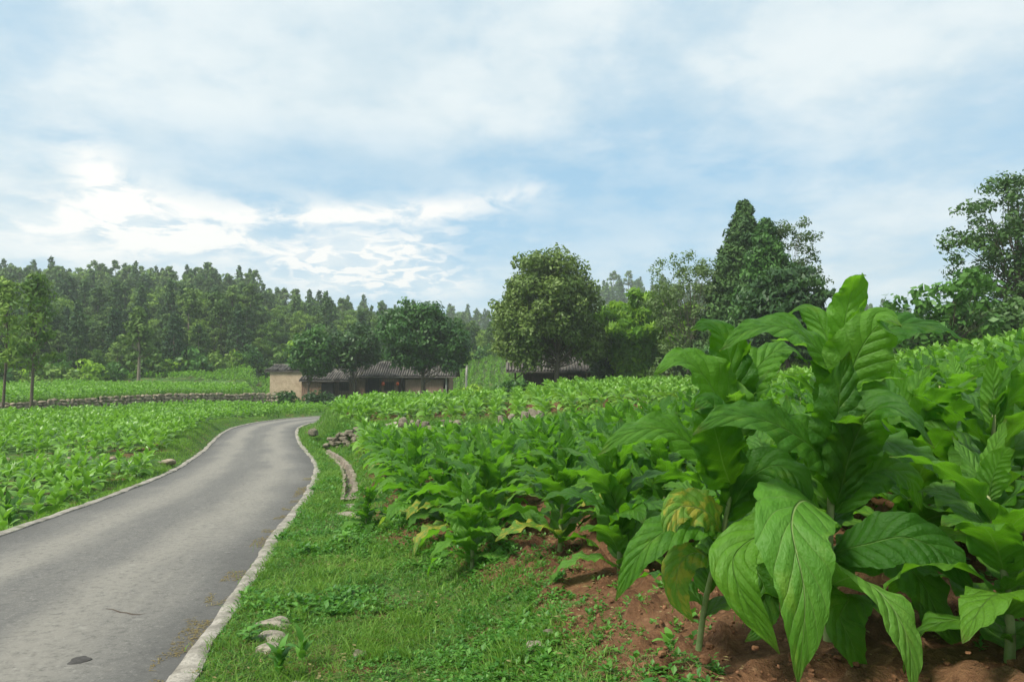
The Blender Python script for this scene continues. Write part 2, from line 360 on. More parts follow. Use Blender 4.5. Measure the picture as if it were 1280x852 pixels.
def ground(x, y, detail=True):
    sh = np.shape(x); x = np.asarray(x, float).ravel(); y = np.asarray(y, float).ravel()
    s, zroad = road_query(x, y)
    # right of the road
    lo = np.where(y < 28, -.058 * y, -1.63 - .02 * (y - 28))
    lo = lo + .22 * sst(0, .8, x - field_edge(np.minimum(y, 27)) + .5) + .30 * sst(-.8, 1.2, x) + .17 * np.maximum(0, x - 1.2) - .10 * np.maximum(0, x - 26)
    tz = np.interp(x, [-14, -7, 0, 2.5, 5, 8, 14], [-1.0, -.92, -.55, -.1, -.05, .2, .6]) - .006 * np.maximum(0, y - 30)
    t = y - wall_y(x); w = np.interp(x, [0, 2], [.35, 1.6]); tz = tz - .28 * (1 - sst(0, 3.2, t))
    bk = np.clip(t / w, 0, 1); bk = bk * bk * (3 - 2 * bk) * (1 - sst(5, 11, x)) * sst(.7, 1.6, s - HALF)
    nr = lo + (tz - lo) * bk
    # left of the road and beyond it
    nl = -1.05 - .004 * (y - 9) + 0 * x
    nl = np.where(y > 19, -1.0 - .026 * (y - 20), nl)
    stepc = sst(0, .25, y - wallc_y(x)) * sst(0, 1.5, -(x + .35 * y))
    nl = np.where(y > 62, -2.1 - .01 * (y - 62), nl)
    nl = nl + (-.85 + .004 * (y - 46) - nl) * stepc
    nl = nl + .7 * sst(76, 77, y) * sst(-25, -28, x)
    nr = nr + (nl - nr) * sst(60, 76, y) * (1 - sst(12, 30, x))
    nat = np.where(s > 0, nr, nl)
    # behind: yards of the houses, then the hillside
    nat = nat + (-1.25 - nat) * sst(46, 54, y) * sst(-6, 0, x) * sst(60, 20, x)
    nat = nat + 4.0 * sst(80, 106, y) 
    a1 = np.interp(x, [-220, -130, -72, -34, -10, 20, 60], [11.5, 14.5, 13.5, 7, 1, 2, 4])
    nat = nat + a1 * sst(92, 190, y) 
    a2 = np.interp(x, [-300, -60, -16, 20, 54, 80, 100, 179, 300], [2, 4, 14, 20, 30, 27, 21, 10, 10])
    nat = nat + a2 * sst(205, 345, y)
    if detail:
        und = (fbm(x * .25, y * .25, 4, 3) - .47) * np.interp(np.hypot(x, y), [0, 20, 80, 300], [.06, .25, .9, 6])
        soil = sst(-.1, .4, x - field_edge(y)) * (y < 28) * (s > 0)
        fine = (fbm(x * 2.6, y * 2.6, 5, 11) - .47) * .10 + np.maximum(fbm(x * 9, y * 9, 4, 5) - .5, 0) * .30 * soil
        ridge = 0 * np.cos((x * .25 + y) * 2 * math.pi / 1.0) * soil * 0
        nat = nat + (und + fine * (1 + soil * .6) + ridge) * sst(.25, .9, np.abs(s) - HALF)
    # ditch beside the verge
    dd = s - HALF - .80
    ditch = np.exp(-(dd / .12) ** 2) * .20 * sst(12.3, 13.6, y) * sst(29, 27, y) * (s > 0)
    nat = nat - ditch
    f = sst(HALF + .12, HALF + .75, np.abs(s))
    z = (zroad - .06 + .065 * sst(HALF + .0, HALF + .13, np.abs(s))) * (1 - f) + nat * f
    return z.reshape(sh) if sh else float(z[0])
def gz(x, y): return float(ground(np.array([x]), np.array([y]))[0])

# ---------------------------------------------------------------- terrain: one sheet
def lines(segs):
    o = []
    for a, b, st in segs:
        n = max(1, int(round((b - a) / st))); o += list(np.linspace(a, b, n, endpoint=False))
    o.append(segs[-1][1]); return np.array(o)
gx = lines([(-1500, -400, 220), (-400, -60, 10), (-60, -16, 1.2), (-16, -5, .30), (-5, 5, .065), (5, 12, .3), (12, 40, 1.2), (40, 400, 10), (400, 1500, 220)])
gy = lines([(-60, -4, 6), (-4, 2.0, .5), (2.0, 8, .065), (8, 15, .14), (15, 30, .30), (30, 70, .8), (70, 130, 2), (130, 420, 8), (420, 3000, 260)])
GX, GY = np.meshgrid(gx, gy); GZ = ground(GX, GY)
nx, ny = len(gx), len(gy); idx = np.arange(nx * ny).reshape(ny, nx)
Qg = np.stack([idx[:-1, :-1], idx[:-1, 1:], idx[1:, 1:], idx[1:, :-1]], -1).reshape(-1, 4)
fx, fy = GX.ravel(), GY.ravel(); s_, _z = road_query(fx, fy)
rs = s_ > 0
soil = np.zeros(len(fx))
edge_n = (fbm(fx * 1.3, fy * 1.3, 4, 21) - .47) * 2.2
soil = np.maximum(soil, sst(-.25, .25, fx - field_edge(fy) + edge_n * .6) * rs * (fy < wall_y(fx) - .1))
soil = np.maximum(soil, rs * (fy > wall_y(fx) + 3.2) * (fy < 47) * (s_ > HALF + 2.2) * .8)
soil = np.maximum(soil, (~rs) * (s_ < -HALF - 1.0) * (fy < 74) * (fx < -6) * .3)
soil = np.maximum(soil, sst(.60, .72, fbm(fx * 1.1, fy * 1.1, 4, 9)) * .8 * (fy < 40))
soil *= (fy > 0)
leafl = sst(84, 96, fy) * 1.0
terr_col = np.stack([soil, leafl, np.zeros(len(fx))], 1)
m, k, out = mat('ground'); g = k.node('ShaderNodeNewGeometry'); ps = g.outputs['Position']
at = k.node('ShaderNodeAttribute', attribute_name='tint'); r_, g_, b_ = k.sep(at.outputs['Color'])
n1 = k.noise(ps, 1.4, 6, .6); n2 = k.noise(ps, 9, 6, .65); n3 = k.noise(ps, 42, 4, .7); vo = k.node('ShaderNodeTexVoronoi'); k.l.new(ps, vo.inputs[0]); vo.inputs['Scale'].default_value = 13
sc_ = k.mix(k.ss(n2, .3, .7), (.080, .038, .019), (.165, .085, .043)); sc_ = k.mix(k.ss(n3, .45, .75, 0, .5), sc_, (.26, .145, .07))
sc_ = k.mix(k.ss(vo.outputs['Distance'], .0, .32, .5, 0), sc_, (.34, .20, .11)); sc_ = k.mix(k.ss(n1, .5, .7, 0, .5), sc_, (.14, .075, .038))
gc = k.mix(k.ss(n2, .35, .65), (.035, .085, .016), (.085, .16, .035)); gc = k.mix(k.ss(n1, .50, .68, 0, .8), gc, (.16, .115, .055))
wf = k.mix(k.ss(n1, .3, .7), (.04, .05, .02), (.05, .09, .025))
cc = k.mix(k.ss(k.m('ADD', r_, k.m('MULTIPLY', k.m('SUBTRACT', n2, .5), .6)), .35, .6), gc, sc_); cc = k.mix(g_, cc, wf)
b = bsdf(k, cc, .95, .15, k.m('ADD', n2, k.m('MULTIPLY', n3, .5)), .9, .05); k.l.new(b.outputs[0], out.inputs[0]); M['ground'] = m
tag(obj('ground', mesh_np('ground', np.stack([fx, fy, GZ.ravel()], 1), Qg, [M['ground']], None, None, True, terr_col)), 'grassy verges, red-brown field soil and hillside floor', None, None, 'structure')

# ---------------------------------------------------------------- road and its concrete edging
m, k, out = mat('asphalt'); uvn = k.node('ShaderNodeUVMap'); u, v, _ = k.sep(uvn.outputs[0]); g = k.node('ShaderNodeNewGeometry'); ps = g.outputs['Position']
w = k.m('MULTIPLY', k.m('SUBTRACT', k.noise(ps, .5, 4), .5), .9)
uu = k.m('ADD', u, w)
def bump1(c, wd): return k.ss(k.m('ABSOLUTE', k.m('SUBTRACT', uu, c)), wd, 0.0)
tr = k.m('ADD', bump1(-.75, .6), bump1(.75, .65), clamp=True)
sn = k.noise(k.comb(k.m('MULTIPLY', u, 2.2), k.m('MULTIPLY', v, .16), 0), 1.3, 6, .6)
pat = k.ss(k.m('ADD', k.m('MULTIPLY', tr, .55), k.m('MULTIPLY', sn, .8)), .25, 1.05)
n3 = k.noise(ps, 60, 5, .75); n4 = k.noise(ps, 260, 2, .7)
c = k.mix(pat, (.125, .122, .113), (.225, .212, .182))
c = k.mix(k.ss(k.noise(ps, 3.5, 6, .65), .52, .75, 0, .4), c, (.19, .18, .16))
v1 = k.node('ShaderNodeTexVoronoi'); k.l.new(ps, v1.inputs[0]); v1.inputs['Scale'].default_value = 48
c = k.mix(k.ss(n3, .52, .72, 0, .45), c, (.26, .25, .22)); c = k.mix(k.ss(n4, .25, .5, .5, 0), c, (.06, .058, .055))
c = k.mix(k.ss(v1.outputs['Distance'], .30, .12, 0, .4), c, (.27, .26, .235)); c = k.mix(k.ss(k.noise(ps, 14, 8, .8), .48, .66, 0, .6), c, (.055, .055, .05)); c = k.mix(k.ss(k.noise(ps, 20, 9, .9), .53, .62, 0, .6), c, (.30, .285, .255))
c = k.mix(k.ss(k.noise(ps, 6.0, 2, .4), .70, .74, 0, .35), c, (.28, .27, .24))
c = k.mix(k.m('MULTIPLY', k.ss(k.m('ABSOLUTE', uu), 1.2, 1.75), .6), c, (.062, .061, .058))
b = bsdf(k, c, .9, .25, k.m('ADD', n3, n4), .5, .008); k.l.new(b.outputs[0], out.inputs[0]); M['asphalt'] = m
na = len(AX); cs = np.linspace(-HALF - .04, HALF + .04, 15)
wob_ = (fbm(AXS * .35, AXS * 0, 3, 2) - .47) * .25
V = []; U = []
for i in range(na):
    for c_ in cs:
        V.append((AX[i, 0] + AXN[i, 0] * c_, AX[i, 1] + AXN[i, 1] * c_, ZZ[i] + .025 * (1 - (c_ / HALF) ** 2))); U.append((c_, AXS[i]))
nn = len(cs); idx = np.arange(na * nn).reshape(na, nn)
Q = np.stack([idx[:-1, :-1], idx[:-1, 1:], idx[1:, 1:], idx[1:, :-1]], -1).reshape(-1, 4)
tag(obj('road', mesh_np('road', V, Q, [M['asphalt']], None, np.array(U))), 'narrow worn grey asphalt road bending right', None, None, 'structure')
m, k, out = mat('kerb_concrete'); g = k.node('ShaderNodeNewGeometry'); ps = g.outputs['Position']
n = k.noise(ps, 5, 6, .65); n2 = k.noise(ps, 45, 5, .7)
c = k.mix(k.ss(n, .35, .65), (.19, .175, .145), (.38, .35, .30)); c = k.mix(k.ss(n2, .35, .55, .5, 0), c, (.14, .13, .11)); c = k.mix(k.ss(k.noise(ps, 2.2, 5), .58, .72, 0, .6), c, (.10, .13, .05))
b = bsdf(k, c, .92, .2, k.m('ADD', n, n2), .7, .02); k.l.new(b.outputs[0], out.inputs[0]); M['kerb'] = m
def kerb(side, a, b_, wid, seed):
    st = np.arange(a, b_, .05 if side > 0 else .10); ax = np.interp(st, AXS, AX[:, 0]); ay = np.interp(st, AXS, AX[:, 1])
    tx = np.interp(st, AXS, AXN[:, 0]); ty = np.interp(st, AXS, AXN[:, 1]); zz_ = np.interp(st, ZS, ZZ)
    r = np.random.default_rng(seed); fl = np.floor(st / .95)
    sl_ = (np.sin(fl * 12.9) * 43758.5) % 1
    ji = (fbm(st * 1.6, st * 0, 5, seed) - .47) * .07 + (sl_ - .5) * .03; jo = (fbm(st * 2.6, st * 0, 5, seed + 3) - .47) * .10
    top = .024 + (fbm(st * 1.5, st * 0, 3, seed + 5) - .47) * .03
    jt = np.where(np.abs((st / .95) % 1 - .5) > .47, -.008, 0)
    o1 = HALF - .03 + ji; o2 = o1 + .035; o4 = HALF + wid + jo; o3 = o4 - .03
    rows = [(o1, -.03), (o1 + .005, top * .7 + jt), (o2, top + jt), ((o2 + o3) / 2, top + .003 + jt), (o3, top + jt), (o4, top * .7 + jt), (o4 + .01, -.10)]
    V = np.stack([np.stack([ax + side * tx * o, ay + side * ty * o, zz_ + h + 0 * st], 1) for o, h in rows], 1)
    n, q = V.shape[:2]; idx = np.arange(n * q).reshape(n, q); Q = np.stack([idx[:-1, :-1], idx[:-1, 1:], idx[1:, 1:], idx[1:, :-1]], -1).reshape(-1, 4)
    if side < 0: Q = Q[:, ::-1]
    return mesh_np('kerb', V.reshape(-1, 3), Q, [M['kerb']], None, None, False)
tag(obj('road_kerb', kerb(1, 6, AXS[-1] - 12, .125, 3)), 'rough pale concrete edging along the verge', None, None, 'structure')
tag(obj('road_kerb', kerb(-1, 6, AXS[-1] - 12, .12, 9)), 'rough pale concrete edging along the left fields', None, None, 'structure')
def road_pt(px, py, lift=.004):
    d = ray(px, py); best = None
    for t in np.linspace(2, 60, 4000):
        p = CAM + d * t; s, z = road_query(p[0], p[1])
        zt = z[0] + .025 * (1 - min(1, (s[0] / HALF) ** 2))
        if p[2] <= zt: return np.array([p[0], p[1], zt + lift])
    return None
pc = road_pt(99, 826); th = np.linspace(0, 2 * math.pi, 24, endpoint=False); rr_ = .058 * (1 + .12 * np.sin(th * 3 + 1) + .08 * np.sin(th * 5))
mb = MB(); ring = np.stack([pc[0] + rr_ * np.cos(th), pc[1] + rr_ * np.sin(th) * 1.15, np.full(24, pc[2])], 1)
Vp = np.concatenate([ring, ring * [1, 1, 1] - [0, 0, .02], (ring - pc) * [.45, .45, 1] + pc + [0, 0, .004], ]); Vp[24:48, 2] = pc[2] - .02
Q = [[j, (j + 1) % 24, 24 + (j + 1) % 24, 24 + j] for j in range(24)] + [[48 + j, 48 + (j + 1) % 24, (j + 1) % 24, j] for j in range(24)] + [[48 + a, 48 + a + 1, 48 + 22 - a, 48 + (23 - a) % 24] for a in range(0, 11)]
mb.add(Vp, Q); M['tar'] = simple('tar', (.035, .033, .03), (.07, .065, .06), 30, .8, .5, .005)
tag(obj('road_patch', mb.mesh('road_patch', [M['tar']])), 'small dark round tar spot on the near road', None, None, 'structure')
cp = [road_pt(x, y, .003) for x, y in ((132, 761), (141, 762), (150, 765), (158, 766), (166, 768), (176, 768), (184, 766))]
cp = np.array(cp); cw = np.array([.002, .006, .009, .008, .009, .006, .002])
Vc = np.concatenate([cp + np.array([0, 1, 0]) * cw[:, None], cp - np.array([0, 1, 0]) * cw[:, None]]); M['crackm'] = simple('crack_dirt', (.06, .045, .035), (.10, .075, .055), 20, .95, .2)
tag(obj('road_crack', MB().add(Vc, [[j, j + 1, 8 + j, 7 + j] for j in range(6)]).mesh('road_crack', [M['crackm']])), 'short brown crack across the near road', None, None, 'structure')

# drainage channel beside the verge
st = np.arange(22.2, 37, .16); mb = MB()
ax = np.interp(st, AXS, AX[:, 0]); ay = np.interp(st, AXS, AX[:, 1]); tx = np.interp(st, AXS, AXN[:, 0]); ty = np.interp(st, AXS, AXN[:, 1])
j1 = (fbm(st * 2, st * 0, 3, 31) - .47) * .08
g0 = ground(ax + tx * (HALF + 1.45), ay + ty * (HALF + 1.45)) 
dip = np.clip((st - 22.2) / 1.6, .12, 1)
rows = [(.60, -.14), (.63, -.01), (.69, .0), (.71, -.12 * dip), (.81, -.12 * dip), (.83, .0), (.93, .005), (.97, -.15)]
zc = np.minimum(ground(ax + tx * (HALF + .40), ay + ty * (HALF + .40)), ground(ax + tx * (HALF + 1.2), ay + ty * (HALF + 1.2))) + .015
V = np.stack([np.stack([ax + tx * (HALF + o + j1), ay + ty * (HALF + o + j1), zc + h + j1 * .4], 1) for o, h in rows], 1); n, q = V.shape[:2]
idx = np.arange(n * q).reshape(n, q); mb.add(V.reshape(-1, 3), np.stack([idx[:-1, :-1], idx[:-1, 1:], idx[1:, 1:], idx[1:, :-1]], -1).reshape(-1, 4))
M['channel'] = simple('channel_stone', (.12, .10, .075), (.29, .245, .19), 3, .95, .6, .03)
tag(obj('drainage_channel', mb.mesh('drainage_channel', [M['channel']])), 'narrow stone-edged drainage channel between verge and tobacco field', 'channel')

# ---------------------------------------------------------------- leaf and plant builders
def leaf_surf(mid, nrm, W_, nu=26, nv=8, fold=.12, ruf=.05, seed=0, vm=.75, tipc=1.0):
    """leaf blade round a midrib: mid and nrm are polylines; returns verts, quads, uv"""
    r = np.random.default_rng(seed); mid = np.asarray(mid, float); nrm = np.asarray(nrm, float)
    L = np.concatenate([[0], np.cumsum(np.linalg.norm(np.diff(mid, axis=0), axis=1))]); L /= L[-1]
    v = np.linspace(0, 1, nu + 1); c = np.stack([np.interp(v, L, mid[:, i]) for i in range(3)], 1)
    nn_ = norm(np.stack([np.interp(v, L, nrm[:, i]) for i in range(3)], 1)); t = norm(np.gradient(c, axis=0))
    b = norm(np.cross(t, nn_))
    if nu > 18: c = c + b * (W_ * .05 * np.sin(v * 7 + seed) * v)[:, None]
    n = np.cross(b, t)
    w = np.sin(np.pi * np.clip(v, 0, 1) ** vm) ** .85 * W_ / 2 + .10 * W_ / 2 * np.clip(1 - v * 2.2, 0, 1); w[-1] = .002
    u = np.linspace(-1, 1, nv + 1); ph = r.uniform(0, 6.28, 4); kf = r.uniform(3.2, 4.6) * 2 * np.pi
    V = []; UV = []
    for j, uu_ in enumerate(u):
        sgn = 0 if uu_ < 0 else 1
        edge = 1 + (.05 * np.sin(v * kf * 1.3 + ph[sgn]) + (nu > 20) * .02 * np.sin(v * kf * 3.7 + ph[2]) + (nu > 30) * .015 * np.sin(v * kf * 6.1 + ph[1])) * abs(uu_) ** 3
        off = fold * abs(uu_) - .10 * uu_ ** 2
        rf = ruf * (np.sin(v * kf + ph[2 + sgn]) + .5 * np.sin(v * kf * 2.1 + ph[sgn])) * abs(uu_) ** 2.2 * (w / (W_ / 2))
        quilt = W_ * .055 * np.abs(np.sin(v * 31 - abs(uu_) * 5.5)) * abs(uu_) * (1 - abs(uu_)) * (nu > 18) * (w / (W_ / 2)) + W_ * .018 * np.sin(v * 47 + uu_ * 9 + ph[0]) * abs(uu_) * (nu > 18)
        V.append(c + b * (uu_ * w * edge)[:, None] + n * (off * w + rf * W_ + quilt)[:, None])
        UV.append(np.stack([np.full(nu + 1, (uu_ + 1) / 2), v], 1))
    V = np.stack(V, 1).reshape(-1, 3); UV = np.stack(UV, 1).reshape(-1, 2); m_ = nv + 1
    idx = np.arange((nu + 1) * m_).reshape(nu + 1, m_)
    return V, np.stack([idx[:-1, :-1], idx[:-1, 1:], idx[1:, 1:], idx[1:, :-1]], -1).reshape(-1, 4), UV
def arc_leaf(base, az_, L, e0, bend, n=12, twist=0.0, side=0.0):
    v = np.linspace(0, 1, n + 1); a = e0 + bend * v ** 1.25; h = np.array([math.cos(az_), math.sin(az_), 0]); sd = np.array([-h[1], h[0], 0])
    T = np.cos(a)[:, None] * h + np.sin(a)[:, None] * np.array([0, 0, 1.0]) + (side * v)[:, None] * sd; T = norm(T)
    p = np.asarray(base, float) + np.concatenate([[np.zeros(3)], np.cumsum((T[1:] + T[:-1]) / 2 * L / n, axis=0)])
    N = -np.sin(a)[:, None] * h + np.cos(a)[:, None] * np.array([0, 0, 1.0]); tw = twist * v
    N = N * np.cos(tw)[:, None] + sd * np.sin(tw)[:, None]; return p, N
def plant_plan(r, H, n, spread=1.0):
    out = []
    a0 = r.uniform(0, 6.28)
    for i in range(n):
        t = i / (n - 1); z = H * (.06 + .58 * t ** 1.05); L = H * (.58 - .20 * t + .06 * math.sin(t * 3.14)) * r.uniform(.85, 1.15) * spread
        if t > .85: L *= .8
        e0 = R(40 + 40 * t + r.normal(0, 9)); bend = -R(112 - 62 * t + r.normal(0, 18))
        out.append(dict(z=z, az=a0 + i * 2.4 + r.normal(0, .25), L=L, e0=e0, bend=bend, W=L * r.uniform(.30, .41) * (1 - .12 * t), tw=r.normal(0, .45), sd=r.normal(0, .3), t=t, seed=int(r.integers(1e6))))
    return out
def stem_pts(H, lean, r): 
    z = np.linspace(0, 1, 7); return np.stack([lean[0] * z * z * H + .01 * np.sin(z * 5), lean[1] * z * z * H, z * H * .66], 1)

# prototype with parts, one mesh per leaf
def make_hi(seed, H, n):
    r = np.random.default_rng(seed); lean = r.normal(0, .05, 2); sp = stem_pts(H, lean, r); parts = []
    mb = MB().tube(sp, np.linspace(.020, .007, 7) * H, 8); parts.append(('stem', mb.mesh('stem', [M['stem']], True)))
    for d in plant_plan(r, H, n):
        b = np.array([np.interp(d['z'], sp[:, 2], sp[:, i]) for i in range(3)])
        p, N = arc_leaf(b, d['az'], d['L'], d['e0'], d['bend'], twist=d['tw'], side=d['sd'])
        V, Q, UV = leaf_surf(p, N, d['W'], 26, 8, .16, .095, d['seed'])
        mt = M['tob']
        if d['t'] < .16 and r.random() < .45: mt = M['tob_yellow'] if r.random() < .4 else M['tob_pale']
        parts.append(('leaf', mesh_np('leaf', V, Q, [mt], None, UV, True, np.full((len(V), 3), r.uniform(.2, .9)))))
    return parts
def make_lo(seed, H, n, nu, nv, leafm=0, wid=1.0):
    r = np.random.default_rng(seed); lean = r.normal(0, .05, 2); sp = stem_pts(H, lean, r); mb = MB()
    if nv > 1: mb.tube(sp[[0, 3, 6]], np.array([.018, .012, .006]) * H, 4, 1)
    for d in plant_plan(r, H, n):
        b = np.array([np.interp(d['z'], sp[:, 2], sp[:, i]) for i in range(3)])
        p, N = arc_leaf(b, d['az'], d['L'], d['e0'], d['bend'], nu, twist=d['tw'], side=d['sd'])
        V, Q, UV = leaf_surf(p, N, d['W'] * wid, nu, nv, .2, .08, d['seed'])
        pale = nv > 2 and d['t'] < .25 and r.random() < .45; lite = nv > 2 and r.random() < .14
        mb.add(V, Q, (2 if r.random() < .6 else 3) if pale else (2 if lite else 0), UV, np.full((len(V), 3), np.clip(r.normal(.5, .25) + (.5 if d['t'] < .2 and r.random() < .3 else 0), 0, 1.4)))
    return mb
HI = [make_hi(100 + i, 1.15, 19 + i % 3) for i in range(6)]
MID = [make_lo(200 + i, 1.05, 17 + i % 3, 10, 4).mesh('tobacco_plant', [M['tob'], M['stem'], M['tob_pale'], M['tob_yellow']], True) for i in range(7)]
LOW = [make_lo(300 + i, 1.0, 12, 4, 2, wid=1.25).arrays() for i in range(8)]

# ---------------------------------------------------------------- the two big plants at the front
def pleaf(parent, pts, W_, nhint, seed, m='tob', fold=.14, ruf=.085, vm=.75, tint=.5, label=None, nu=64, nv=16):
    """leaf whose midrib runs through the given places"""
    cp = catmull(np.array([P(*q) for q in pts]), 8)
    nh = np.array(nhint, float); nh = nh if nh.ndim == 2 else np.stack([nh, nh])
    N = np.stack([np.interp(np.linspace(0, 1, len(cp)), np.linspace(0, 1, len(nh)), nh[:, i]) for i in range(3)], 1)
    V, Q, UV = leaf_surf(cp, N, W_ * (.84 if m == 'tob' else .93), nu, nv, fold, ruf, seed, vm)
    o = obj('leaf', mesh_np('leaf', V - np.array(parent.location), Q, [M[m]], None, UV, True, np.full((len(V), 3), tint)), parent)
    if label: o['label'] = label
    return o
def big_stem(root, pts, r0, r1):
    cp = catmull(np.array([P(*q) for q in pts]), 6); mb = MB().tube(cp - np.array(root.location), np.linspace(r0, r1, len(cp)), 8)
    obj('stem', mb.mesh('stem', [M['stem']], True), root)
bb = P(1035, 792, 3.1); bb[2] = gz(bb[0], bb[1])
rootB = thing('tobacco_plant', 'tallest tobacco plant in front, reaching above the horizon with one upright top leaf', 'tobacco plant', bb)
big_stem(rootB, [(1035, 800, 3.1), (1036, 690, 3.1), (1042, 570, 3.12), (1052, 470, 3.14), (1060, 425, 3.14)], .021, .008)
up = (0, -.2, 1); fc = (0, -1, .15)
pleaf(rootB, [(1058, 445, 3.14), (1056, 405, 3.12), (1066, 365, 3.10), (1068, 345, 3.04), (1080, 344, 2.96)], .19, [(0, -1, .1), (0, -1, .3), (0, -.3, -1)], 1, ruf=.10, tint=.75)
pleaf(rootB, [(1048, 535, 3.12), (1062, 480, 3.05), (1082, 425, 3.0), (1105, 396, 2.96), (1128, 408, 2.88)], .35, [(.1, -1, .2), (-.1, -1, .3), (.2, -.5, 1)], 2, ruf=.06, tint=.6)
pleaf(rootB, [(1048, 475, 3.12), (1025, 440, 3.05), (990, 412, 2.98), (940, 412, 2.9), (898, 438, 2.86)], .21, [(-.3, -.8, .8), (0, -.9, .8), (-.1, -.5, 1)], 3, ruf=.08, tint=.5)
pleaf(rootB, [(1056, 480, 3.15), (1085, 430, 3.2), (1125, 405, 3.24), (1170, 408, 3.28), (1218, 432, 3.3)], .20, [(0, -.8, .8), (.1, -.8, .8), (.2, -.5, 1)], 4, ruf=.06, tint=.4)
pleaf(rootB, [(1052, 490, 3.2), (1038, 440, 3.3), (1022, 400, 3.35), (1000, 385, 3.4), (978, 400, 3.42)], .17, [(-.8, -.5, .3), (-.8, -.4, .6), (-.3, 0, 1)], 5, ruf=.07, tint=.4)
pleaf(rootB, [(1044, 610, 3.08), (1046, 560, 3.0), (1050, 510, 2.95), (1056, 462, 2.93), (1060, 440, 2.9)], .30, [(0, -1, 0), (0, -1, .1), (0, -1, .3)], 6, tint=.3)
pleaf(rootB, [(1042, 590, 3.08), (1010, 555, 2.95), (960, 525, 2.82), (910, 520, 2.75), (868, 545, 2.72)], .27, [(-.1, -.9, .6), (0, -.9, .7), (-.2, -.6, 1)], 7, ruf=.07, tint=.35)
pleaf(rootB, [(1046, 630, 3.08), (1066, 560, 2.98), (1095, 512, 2.9), (1135, 515, 2.82), (1168, 560, 2.8)], .28, [(.2, -.9, .4), (.1, -.9, .8), (.4, -.5, 1)], 8, ruf=.06, tint=.4)
pleaf(rootB, [(1050, 560, 3.12), (1085, 545, 3.1), (1130, 560, 3.0), (1180, 585, 2.95), (1232, 600, 2.9)], .22, [(0, -.5, 1), (0, -.5, 1), (0, -.5, 1)], 9, tint=.6)
pleaf(rootB, [(1040, 650, 3.05), (1005, 625, 2.85), (992, 655, 2.6), (1008, 745, 2.48), (992, 852, 2.5)], .315, [(0, -.5, 1), (0, -.9, .6), (0, -1, .2)], 10, 'tob_pale', fold=.10, ruf=.03, vm=.74, tint=.25, label='broad drooping front leaf with pale midrib', nu=70, nv=18)
pleaf(rootB, [(1036, 700, 3.05), (980, 665, 2.85), (922, 690, 2.78), (925, 740, 2.72), (972, 818, 2.72)], .25, [(0, -.5, 1), (-.5, -.9, .6), (-.3, -1, .2)], 11, 'tob', fold=.1, ruf=.05, tint=1.2, nu=70, nv=18)
pleaf(rootB, [(1040, 730, 3.05), (1068, 722, 2.85), (1100, 740, 2.7), (1130, 790, 2.62), (1145, 870, 2.6)], .22, [(.3, -.4, 1), (.5, -.8, .5), (.3, -1, .1)], 12, 'tob_pale', ruf=.05, tint=.6)
pleaf(rootB, [(1042, 690, 3.08), (1080, 680, 2.98), (1130, 672, 2.9), (1180, 695, 2.85), (1222, 745, 2.8)], .26, [(0, -.8, .8), (0, -.9, .5), (.1, -.9, .4)], 13, ruf=.05, tint=.2)
pleaf(rootB, [(1042, 705, 3.1), (1100, 690, 3.05), (1145, 720, 2.98), (1175, 770, 2.95), (1210, 810, 2.95)], .26, [(.2, -.5, .8), (.2, -.9, .4), (0, -1, .2)], 14, ruf=.05, tint=.5)
pleaf(rootB, [(1038, 740, 3.08), (1060, 745, 2.9), (1050, 770, 2.82), (1065, 800, 2.78), (1085, 850, 2.8)], .22, [(.1, -.5, 1), (.2, -.9, .4), (.2, -.9, .1)], 15, ruf=.05, tint=.5)
pleaf(rootB, [(1045, 640, 3.1), (1075, 600, 3.12), (1110, 585, 3.2), (1140, 600, 3.25), (1150, 640, 3.3)], .22, [(0, -.8, .8), (.1, -.9, .6), (.2, -1, .1)], 16, tint=.3)
ba = P(873, 808, 3.1); ba[2] = gz(ba[0], ba[1])
rootA = thing('tobacco_plant', 'leaning front tobacco plant with bare stem base, just left of the tallest one', 'tobacco plant', ba)
big_stem(rootA, [(873, 812, 3.1), (884, 740, 3.1), (905, 660, 3.12), (918, 580, 3.15), (922, 500, 3.2), (915, 440, 3.22)], .014, .007)
pleaf(rootA, [(918, 560, 3.18), (905, 510, 3.1), (880, 470, 3.02), (850, 452, 2.95), (818, 468, 2.9)], .30, [(-.2, -1, .4), (-.2, -.9, .5), (-.4, -.4, 1)], 21, tint=.55)
pleaf(rootA, [(920, 540, 3.2), (918, 480, 3.15), (905, 430, 3.12), (885, 408, 3.1), (862, 412, 3.06)], .24, [(-.1, -1, .2), (-.1, -1, .3), (-.2, -.6, 1)], 22, tint=.35)
pleaf(rootA, [(922, 520, 3.22), (940, 470, 3.3), (965, 440, 3.35), (990, 436, 3.4), (1010, 455, 3.42)], .19, [(.2, -.6, .7), (.2, -.6, .8), (.3, -.4, 1)], 23, tint=.8)
pleaf(rootA, [(915, 610, 3.13), (900, 570, 3.0), (892, 530, 2.92), (886, 500, 2.9), (866, 512, 2.84)], .27, [(0, -1, .1), (0, -1, .1), (-.2, -.6, .9)], 24, tint=.3)
pleaf(rootA, [(915, 600, 3.15), (870, 560, 3.05), (830, 535, 3.0), (785, 540, 2.96), (748, 570, 2.94)], .22, [(0, -.8, .8), (0, -.8, .8), (-.2, -.6, 1)], 25, tint=.45)
pleaf(rootA, [(905, 665, 3.12), (870, 655, 3.0), (835, 660, 2.92), (800, 690, 2.88), (772, 752, 2.88)], .20, [(-.1, -.5, 1), (-.2, -.8, .8), (-.5, -.9, .2)], 26, ruf=.04, tint=.5)
pleaf(rootA, [(905, 670, 3.12), (885, 640, 3.02), (855, 632, 2.96), (842, 648, 2.92), (838, 680, 2.9)], .19, [(-.1, -.7, .8), (-.1, -.9, .4), (0, -1, .1)], 27, 'tob_yellow', tint=.6, label='yellow and brown blotched withering leaf')
